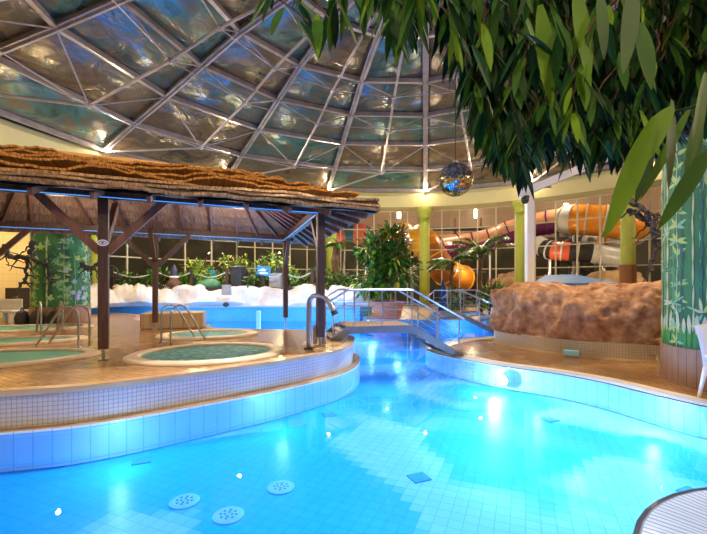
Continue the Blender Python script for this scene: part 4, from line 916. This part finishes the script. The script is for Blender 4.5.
def slide(pts, r, seq, label, name='water_slide', top=None, n=8, open_=False):
    P_ = catmull(pts, n); keys = list(dict.fromkeys(seq + (top or ''))); K = len(P_); root = empty(name, V((P_[0].x, P_[0].y, 0))); tag(root, label, 'water slide')
    b = MB(); P2 = P_
    ss = 16
    vs = []; x = V((0, 0, 1))
    def mf(k, i):
        key = seq[min(len(seq) - 1, int(k / (K - 1) * len(seq)))]
        if top and vsz[k * ss + i] > vsc[k] + r * .25: key = top
        return keys.index(key)
    tmp = MB().tube(P_, r, ss); vsz = [q.z for q in tmp.v]; vsc = [p.z for p in P_]
    b.tube(P_, r, ss, cap=False, mifn=mf); b.build('slide_tube', [colrs[k] for k in keys], root, smooth=True)
    b = MB()
    for k in range(0, K, n):
        d = (P_[min(k + 1, K - 1)] - P_[max(k - 1, 0)]).normalized(); b.tube([P_[k] - d * .05, P_[k] + d * .05], r * 1.07, ss)
    b.build('joint_flange', colrs[keys[0]], root)
    for k in range(n, K - 1, n * 2): MB().tube([(P_[k].x, P_[k].y, 0), P_[k] - V((0, 0, r))], .14, 8).build('support_post', M_steel, root)
slide([at(404, 236, D=33), at(412, 243, D=31), at(420, 238, D=32.5), at(427, 245, D=32), at(434, 258, D=31.5), at(446, 272, D=31.5), at(462, 279, D=33)], 1.1, 'YYYODDO', 'orange helical water slide behind the green column')
slide([at(436, 247, D=33), at(455, 245, D=34), at(472, 244, D=34), at(490, 240, D=33.5), at(508, 233, D=33), at(528, 227, D=32.5), at(548, 222.5, D=32), at(566, 220, D=31)], .95, 'PPPPPPPP', 'long purple water slide with pink upper half', top='K')
slide([at(567, 220, D=31), at(574, 220, D=30.5), at(586, 220, D=30), at(604, 221, D=29.5), at(622, 224, D=29), at(640, 229, D=29)], 1.15, 'WOOOO', 'white and orange water slide tube continuing from the purple slide')
slide([at(538, 245, D=31), at(550, 250, D=30), at(562, 251, D=29.5), at(578, 252, D=29), at(597, 254, D=28.5), at(622, 259, D=28)], .7, 'WBRRBBWW', 'black tube slide with one red section')
slide([at(583, 241, D=33), at(596, 243, D=32.5), at(608, 246, D=32), at(624, 248, D=31.5)], .8, 'WOW', 'short white and orange slide section above the black tube')
slide([at(334, 236, D=33), at(344, 233, D=33), at(356, 233, D=33), at(366, 236, D=33.5), at(374, 241, D=34), at(388, 243, D=34)], .85, 'SNSNNS', 'salmon and navy striped slide left of the tall potted shrub')
# steel stairs tower and rock pile in hall
tw = empty('slide_tower', at(545, 285, D=34.6)); ORG[tw].z; tag(tw, 'dark steel stair tower carrying the slides', 'tower')
T0 = ORG[tw]
for dx in (-1.6, 1.6, 3.6):
    for dy in (-1, 1): MB().box((T0.x + dx, T0.y + dy, 4), (.2, .2, 8)).build('tower_post', M_bridge, tw)
for z in (2.4, 4.6, 6.8): MB().box((T0.x + 1.0, T0.y, z), (5.4, 2.4, .15)).build('landing', M_bridge, tw)
for k in range(3):
    z = [0.1, 2.4, 4.6][k]; sg = (-1) ** k; MB().bar((T0.x + 1.7 - 2.4 * sg, T0.y - 1.2, z), (T0.x + 1.7 + 2.4 * sg, T0.y - 1.2, z + 2.2), .8, .12).build('stair_flight', M_steel, tw)
tw2 = empty('slide_tower', at(455, 285, D=37)); tag(tw2, 'brown steel frame tower behind the long purple slide', 'tower'); T0 = ORG[tw2]
for dx in (-2.4, 0, 2.4): MB().box((T0.x + dx, T0.y, 4), (.18, .18, 8)).build('tower_post', M_rafter, tw2)
for z in (3.0, 5.0, 7.0): MB().box((T0.x, T0.y, z), (5.2, 1.6, .16)).build('landing', M_bridge, tw2)
M_tr = mat('tan_hall_rock', (.40, .25, .13), .8, c2=(.24, .13, .06), nscale=1, bump=.8, bscale=2)
def circ(cx, cy, rx, ry, n=48): return [(cx + rx * cos(2 * pi * k / n), cy + ry * sin(2 * pi * k / n)) for k in range(n)]
for x, D, rx, ry, h, l in ((515, 31.5, 2.2, 2.2, 2.8, 'tan rock mound behind the glass, left of the gantry post'), (556, 29.5, 1.9, 2.0, 2.5, 'tan rock mound behind the glass, right of the gantry post'), (612, 27, 2.2, 2.0, 2.7, 'tan rock mound behind the glass, right above the boulder')):
    p = at(x, 285, D=D); tag(rock_loft(circ(p.x, p.y, rx, ry), -.05, h, pf, (p.x, p.y), .35, 'rock_mound', M_tr, x), l, 'rock mound')
for k, (x, y, D) in enumerate(((399, 213.5, 40), (476, 213, 39.5), (566, 209, 36))):
    p = at(x, y, D=D); tag(MB().box((p.x, p.y, p.z), (.35, .12, 1.0)).build('strip_lamp', mat('strip_lamp_white', (1, 1, .95), .4, emit=(1, .95, .8), estr=9), bevel=.02), ['bright strip lamp high above the orange slide', 'bright strip lamp high above the purple slide', 'bright strip lamp above the white slide section'][k], 'lamp')
# ------------------------------------------------------------------ near fig tree (foreground foliage)
random.seed(11)
tr = empty('weeping_fig_tree', (4.15, 1.35, .03)); tag(tr, 'weeping fig tree whose long drooping leaves hang over the top right', 'tree')
FG = [mat('fig_leaf_dark', (.006, .028, .007), .5, spec=.2, c2=(.012, .05, .01), nscale=5), mat('fig_leaf_mid', (.02, .085, .010), .5, spec=.2, c2=(.04, .13, .014), nscale=5), mat('fig_leaf_bright', (.08, .20, .010), .5, spec=.2, c2=(.15, .28, .014), nscale=5)]
b = MB(); b.tube(catmull([(4.15, 1.35, .03), (4.1, 1.4, 1.2), (3.6, 1.7, 2.4), (3.0, 2.2, 3.3), (2.0, 2.6, 3.9), (.8, 2.6, 4.1)], 6), [.14 - .0035 * k for k in range(31)], 10)
b.tube(catmull([(3.6, 1.7, 2.4), (2.9, 2.9, 2.9), (2.2, 3.5, 3.2), (1.2, 3.7, 3.5)], 6), [.07 - .0025 * k for k in range(19)], 8)
b.tube(catmull([(3.3, 2.0, 2.9), (2.4, 1.9, 3.1), (1.4, 1.7, 3.2), (.3, 1.6, 3.1), (-.3, 1.7, 3.1)], 6), [.06 - .002 * k for k in range(25)], 8)
b.tube(catmull([(3.6, 1.7, 2.4), (2.6, 1.5, 2.45), (1.6, 1.3, 2.6), (1.1, 1.2, 2.7)], 6), [.05 - .002 * k for k in range(19)], 8)
b.build('branches', M_bark, tr)
fo = MB(); tw_ = MB()
def twig(xt, yt, D, L, nl, LL, WW, cw, jitter=.25, dens=1):
    """hanging twig whose tip is at the measured point"""
    tip = at(xt, yt, D=D); top = tip + V((random.uniform(-.18, .25), random.uniform(-.12, .12), L)); P_ = [top.lerp(tip, t / 6) + V((.03 * sin(t * 1.3), 0, 0)) for t in range(7)]
    tw_.tube(P_, [.006 - .0006 * k for k in range(7)], 4)
    for k in range(nl):
        t = random.random() ** .8 if k else 1; p = top.lerp(tip, t); a = random.uniform(0, 2 * pi); d = V((cos(a) * .55, sin(a) * .55, -random.uniform(.5, 1.5)))
        fo.leaf(p, d, V((cos(a), sin(a), .5)), LL * random.uniform(.7, 1.15), WW * random.uniform(.8, 1.2), random.choices([0, 1, 2], cw)[0], .5, 5)
edge = [(275, 22), (300, 30), (330, 35), (345, 8), (372, 5), (388, 38), (405, 42), (430, 14), (450, 55), (470, 88), (478, 140), (500, 166), (520, 174), (540, 158), (560, 155), (580, 166), (600, 165), (625, 160), (645, 160), (665, 135), (690, 125), (715, 120), (740, 150)]
def ey(x):
    for (x0, y0), (x1, y1) in zip(edge, edge[1:]):
        if x0 <= x <= x1: return y0 + (y1 - y0) * (x - x0) / (x1 - x0)
    return 100
for k in range(230):   # dense mass
    x = random.uniform(468, 760) if k % 8 else random.uniform(380, 470); D = random.uniform(1.9, 3.4); e = ey(min(x, 739)); y = random.uniform(-60, e - 18) if random.random() < .62 else e - 22 - random.uniform(0, 14)
    twig(x, y, D, random.uniform(.35, .7), 17, .29 * D / 2.6, .054 * D / 2.6, (6, 3, .5))
for x, y in ((300, 22), (318, 18), (348, -14), (371, -6), (392, 10), (404, 22), (430, -12), (452, 30), (283, 8), (335, 4), (362, -20), (415, 0), (472, 45), (497, 25), (522, 10), (560, 30), (600, 10), (640, 5), (540, 60), (580, 70)):   # nearer brighter sprays
    twig(x, y, random.uniform(1.1, 1.4), .3, 7, .17, .035, (1, 4, 3))
for x, y in ((505, 150), (520, 158), (490, 130), (530, 145), (575, 140), (595, 120), (640, 110), (550, 120), (610, 80), (660, 60), (690, 80), (480, 95)):
    twig(x, y, random.uniform(1.8, 2.2), .3, 9, .2, .035, (1, 5, 2))
fo.build('foliage', FG, tr); tw_.build('twigs', M_bark, tr)
big = MB()
def bigleaf(x0, y0, x1, y1, D, W_, mi, nx=(0, -1, .2), droop=0.1):
    a = at(x0, y0, D=D); c = at(x1, y1, D=D * .97); big.leaf(a, c - a, V(nx), (c - a).length, W_, mi, droop, 10, .12)
bigleaf(672, 108, 618, 175, .95, .06, 2, droop=.5); bigleaf(655, 118, 602, 238, .93, .055, 2); bigleaf(712, 148, 655, 228, .9, .05, 1, (.3, -1, .1)); bigleaf(640, 22, 652, 90, 1.0, .05, 1); bigleaf(706, 72, 690, 165, .9, .05, 1, (.5, -1, 0)); bigleaf(690, 108, 637, 200, 1.05, .045, 2, (.6, -1, 0)); bigleaf(576, -10, 590, 82, 1.2, .07, 2, (.2, -1, 0)); bigleaf(540, 5, 553, 110, 1.3, .06, 2, (-.4, -1, 0)); bigleaf(635, -20, 622, 75, 1.0, .065, 1, (.3, -1, 0)); bigleaf(600, -10, 604, 60, 1.1, .05, 1, (.3, -1, 0)); bigleaf(672, 100, 668, 190, 1.0, .05, 1, (.5, -1, 0)); bigleaf(700, 110, 684, 200, .95, .05, 1, (.2, -1, 0)); bigleaf(655, 130, 634, 205, 1.1, .045, 1, (.2, -1, 0))
big.tube([at(725, 92, D=1), at(690, 108, D=1), at(655, 116, D=.98)], .004, 6, 0); big.tube([at(760, 120, D=.95), at(712, 148, D=.9)], .004, 6, 0); big.tube([at(640, -40, D=1.0), at(640, 22, D=1.0)], .003, 6, 0); big.tube([at(740, 30, D=.95), at(706, 72, D=.9)], .003, 6, 0)
big.build('near_leaves', FG, tr, smooth=True)
# ------------------------------------------------------------------ lights
def lamp(kind, loc, e, colr, size=.2, rot=None, tgt=None, spot=None, blend=.5, name='room_and_fill_light'):
    l = bpy.data.lights.new(name, kind); l.energy = e; l.color = colr
    if kind == 'AREA': l.size = size
    else: l.shadow_soft_size = size
    if kind == 'SPOT': l.spot_size = spot; l.spot_blend = blend
    o = bpy.data.objects.new(name, l); o.location = loc; col.objects.link(o)
    if tgt is not None: o.rotation_euler = (V(tgt) - V(loc)).to_track_quat('-Z', 'Y').to_euler()
    return o
labs = {10.1: 'ring spotlight above the green column behind the footbridge', -13.9: 'ring spotlight glaring just above the pavilion eave', -61.9: 'ring spotlight at the left rib foot above the thatch'}
for k in range(NR):
    a = azs[k]; deg = round((math.degrees(a) + 180) % 360 - 180, 1); p = cyl(a, 15.75, ZR1 + .12)
    key = min(labs, key=lambda q: abs(q - deg))
    lb = labs[key] if abs(key - deg) < 1 else 'ring spotlight at a dome rib foot above the pale lime ring beam'
    root = empty('ring_spotlight', p); tag(root, lb, 'lamp', 'spotlights round the ring beam')
    MB().sphere(p, .09, 12, 8).build('bulb', M_lamp, root); MB().tube([p - V((0, 0, .16)), p - V((0, 0, .08))], .07, 10).build('lamp_base', M_dark, root)
    back = abs(deg) > 95
    lamp('POINT', cyl(a, 15.55, ZR1 + .1), 130, (1, .72, .42), .04)
    lamp('SPOT', cyl(a, 15.55, ZR1 + .1), 1100 if back else 1700, (1, .76, .50), .04, tgt=(DC.x * .6, DC.y * .85, 1.0), spot=R(125), blend=.8)
for (x, y, z), t, e, c, s in (((3.2, 12, 11.2), (1.4, 6.4, 0), 9000, (.88, .94, 1), 40), ((.5, 8, 11.2), (-.8, 4.6, 0), 6000, (.88, .93, 1), 40), ((3, 9, 11.2), (3.1, 5.9, 0), 11000, (1, .95, .98), 25)):
    lamp('SPOT', (x, y, z), e, c, .05, tgt=t, spot=R(s), blend=.7)  # overhead floods without fixtures, added to lighten the pool floor
lamp('SPOT', (4, 16, 11), 8000, (.9, .96, 1), .05, tgt=(1.2, 12.5, 0), spot=R(26), blend=.7)  # added spot lightening the water beyond the footbridge
lamp('SPOT', (0, 14, 11), 4500, (.85, .86, .95), .1, tgt=(-4, 19, 1), spot=R(70), blend=.7)  # added flood toward the rear pool
lamp('SPOT', (1, 8, 11.2), 3000, (1, .80, .58), .1, tgt=(-4, 9, 2), spot=R(62), blend=.7)
lamp('SPOT', (5, 9, 11.2), 3000, (1, .78, .52), .1, tgt=(8, 10, 0), spot=R(55), blend=.7)
pool_lamp(V((3.18, 8.42, -.2)), R(215), 80, label='round underwater lamp glowing in the right pool wall', size=.35)
for x, y, e in ((4.3, 6.0, 22), (3.2, 7.4, 14), (2.7, 5.2, 6), (.5, 8.3, 6), (-1.3, 6.2, 8), (-3.0, 4.8, 10), (1.1, 10.6, 8), (1.2, 12.6, 14), (.5, 15.5, 50), (4.5, 16.3, 90), (-3, 17.0, 160), (-7.2, 17.0, 160), (-.8, 17.0, 130), (-5, 15, 90), (-1.6, 14, 90)):
    pool_lamp(V((x, y, -.12)), 0, e, colr=(.55, .85, 1), fixture=False)  # added fill points without fixtures, brightening the water
# unseen fill points without fixtures under the pavilion and over the planting
for x, y, z, e, c in ((-3, 10.5, 3.2, 120, (1, .82, .62)), (-6.5, 8.8, 3.2, 110, (1, .82, .62)), (-11.5, 15.8, 4, 250, (1, .8, .4)), (-4, 22.5, 4.2, 220, (1, .85, .45)), (-8, 20.5, 4.2, 160, (1, .82, .5)), (2, 23.5, 5.5, 260, (1, .8, .5)), (7, 22, 5.5, 260, (1, .8, .5))):
    lamp('POINT', (x, y, z), e, c, .04)
for a in (-55, -30, -8, 8, 22, 36, 50, 64):
    lamp('POINT', cyl(R(a), 23.5, 9.4), 450 if a > -20 else 220, (1, .80, .55), .05)
for a in (-10, 5, 20, 35, 50): lamp('POINT', cyl(R(a), 20, 3.2), 120, (1, .8, .5), .03)
# ------------------------------------------------------------------ world, camera
w = bpy.data.worlds.new('World'); bpy.context.scene.world = w; w.use_nodes = True; w.node_tree.nodes['Background'].inputs[0].default_value = (.25, .35, .55, 1); w.node_tree.nodes['Background'].inputs[1].default_value = .25
cam = bpy.data.cameras.new('Camera'); co = bpy.data.objects.new('Camera', cam); col.objects.link(co); co.location = (0, 0, H); co.rotation_euler = (pi / 2, 0, 0)
cam.sensor_width = 36; cam.lens = 36 * F / 707; cam.shift_y = (YH - 267) / 707; cam.clip_start = .05; cam.clip_end = 200
sc = bpy.context.scene; sc.camera = co
sc.view_settings.view_transform = 'Standard'; sc.view_settings.look = 'None'; sc.view_settings.gamma = 1; sc.view_settings.exposure = .4
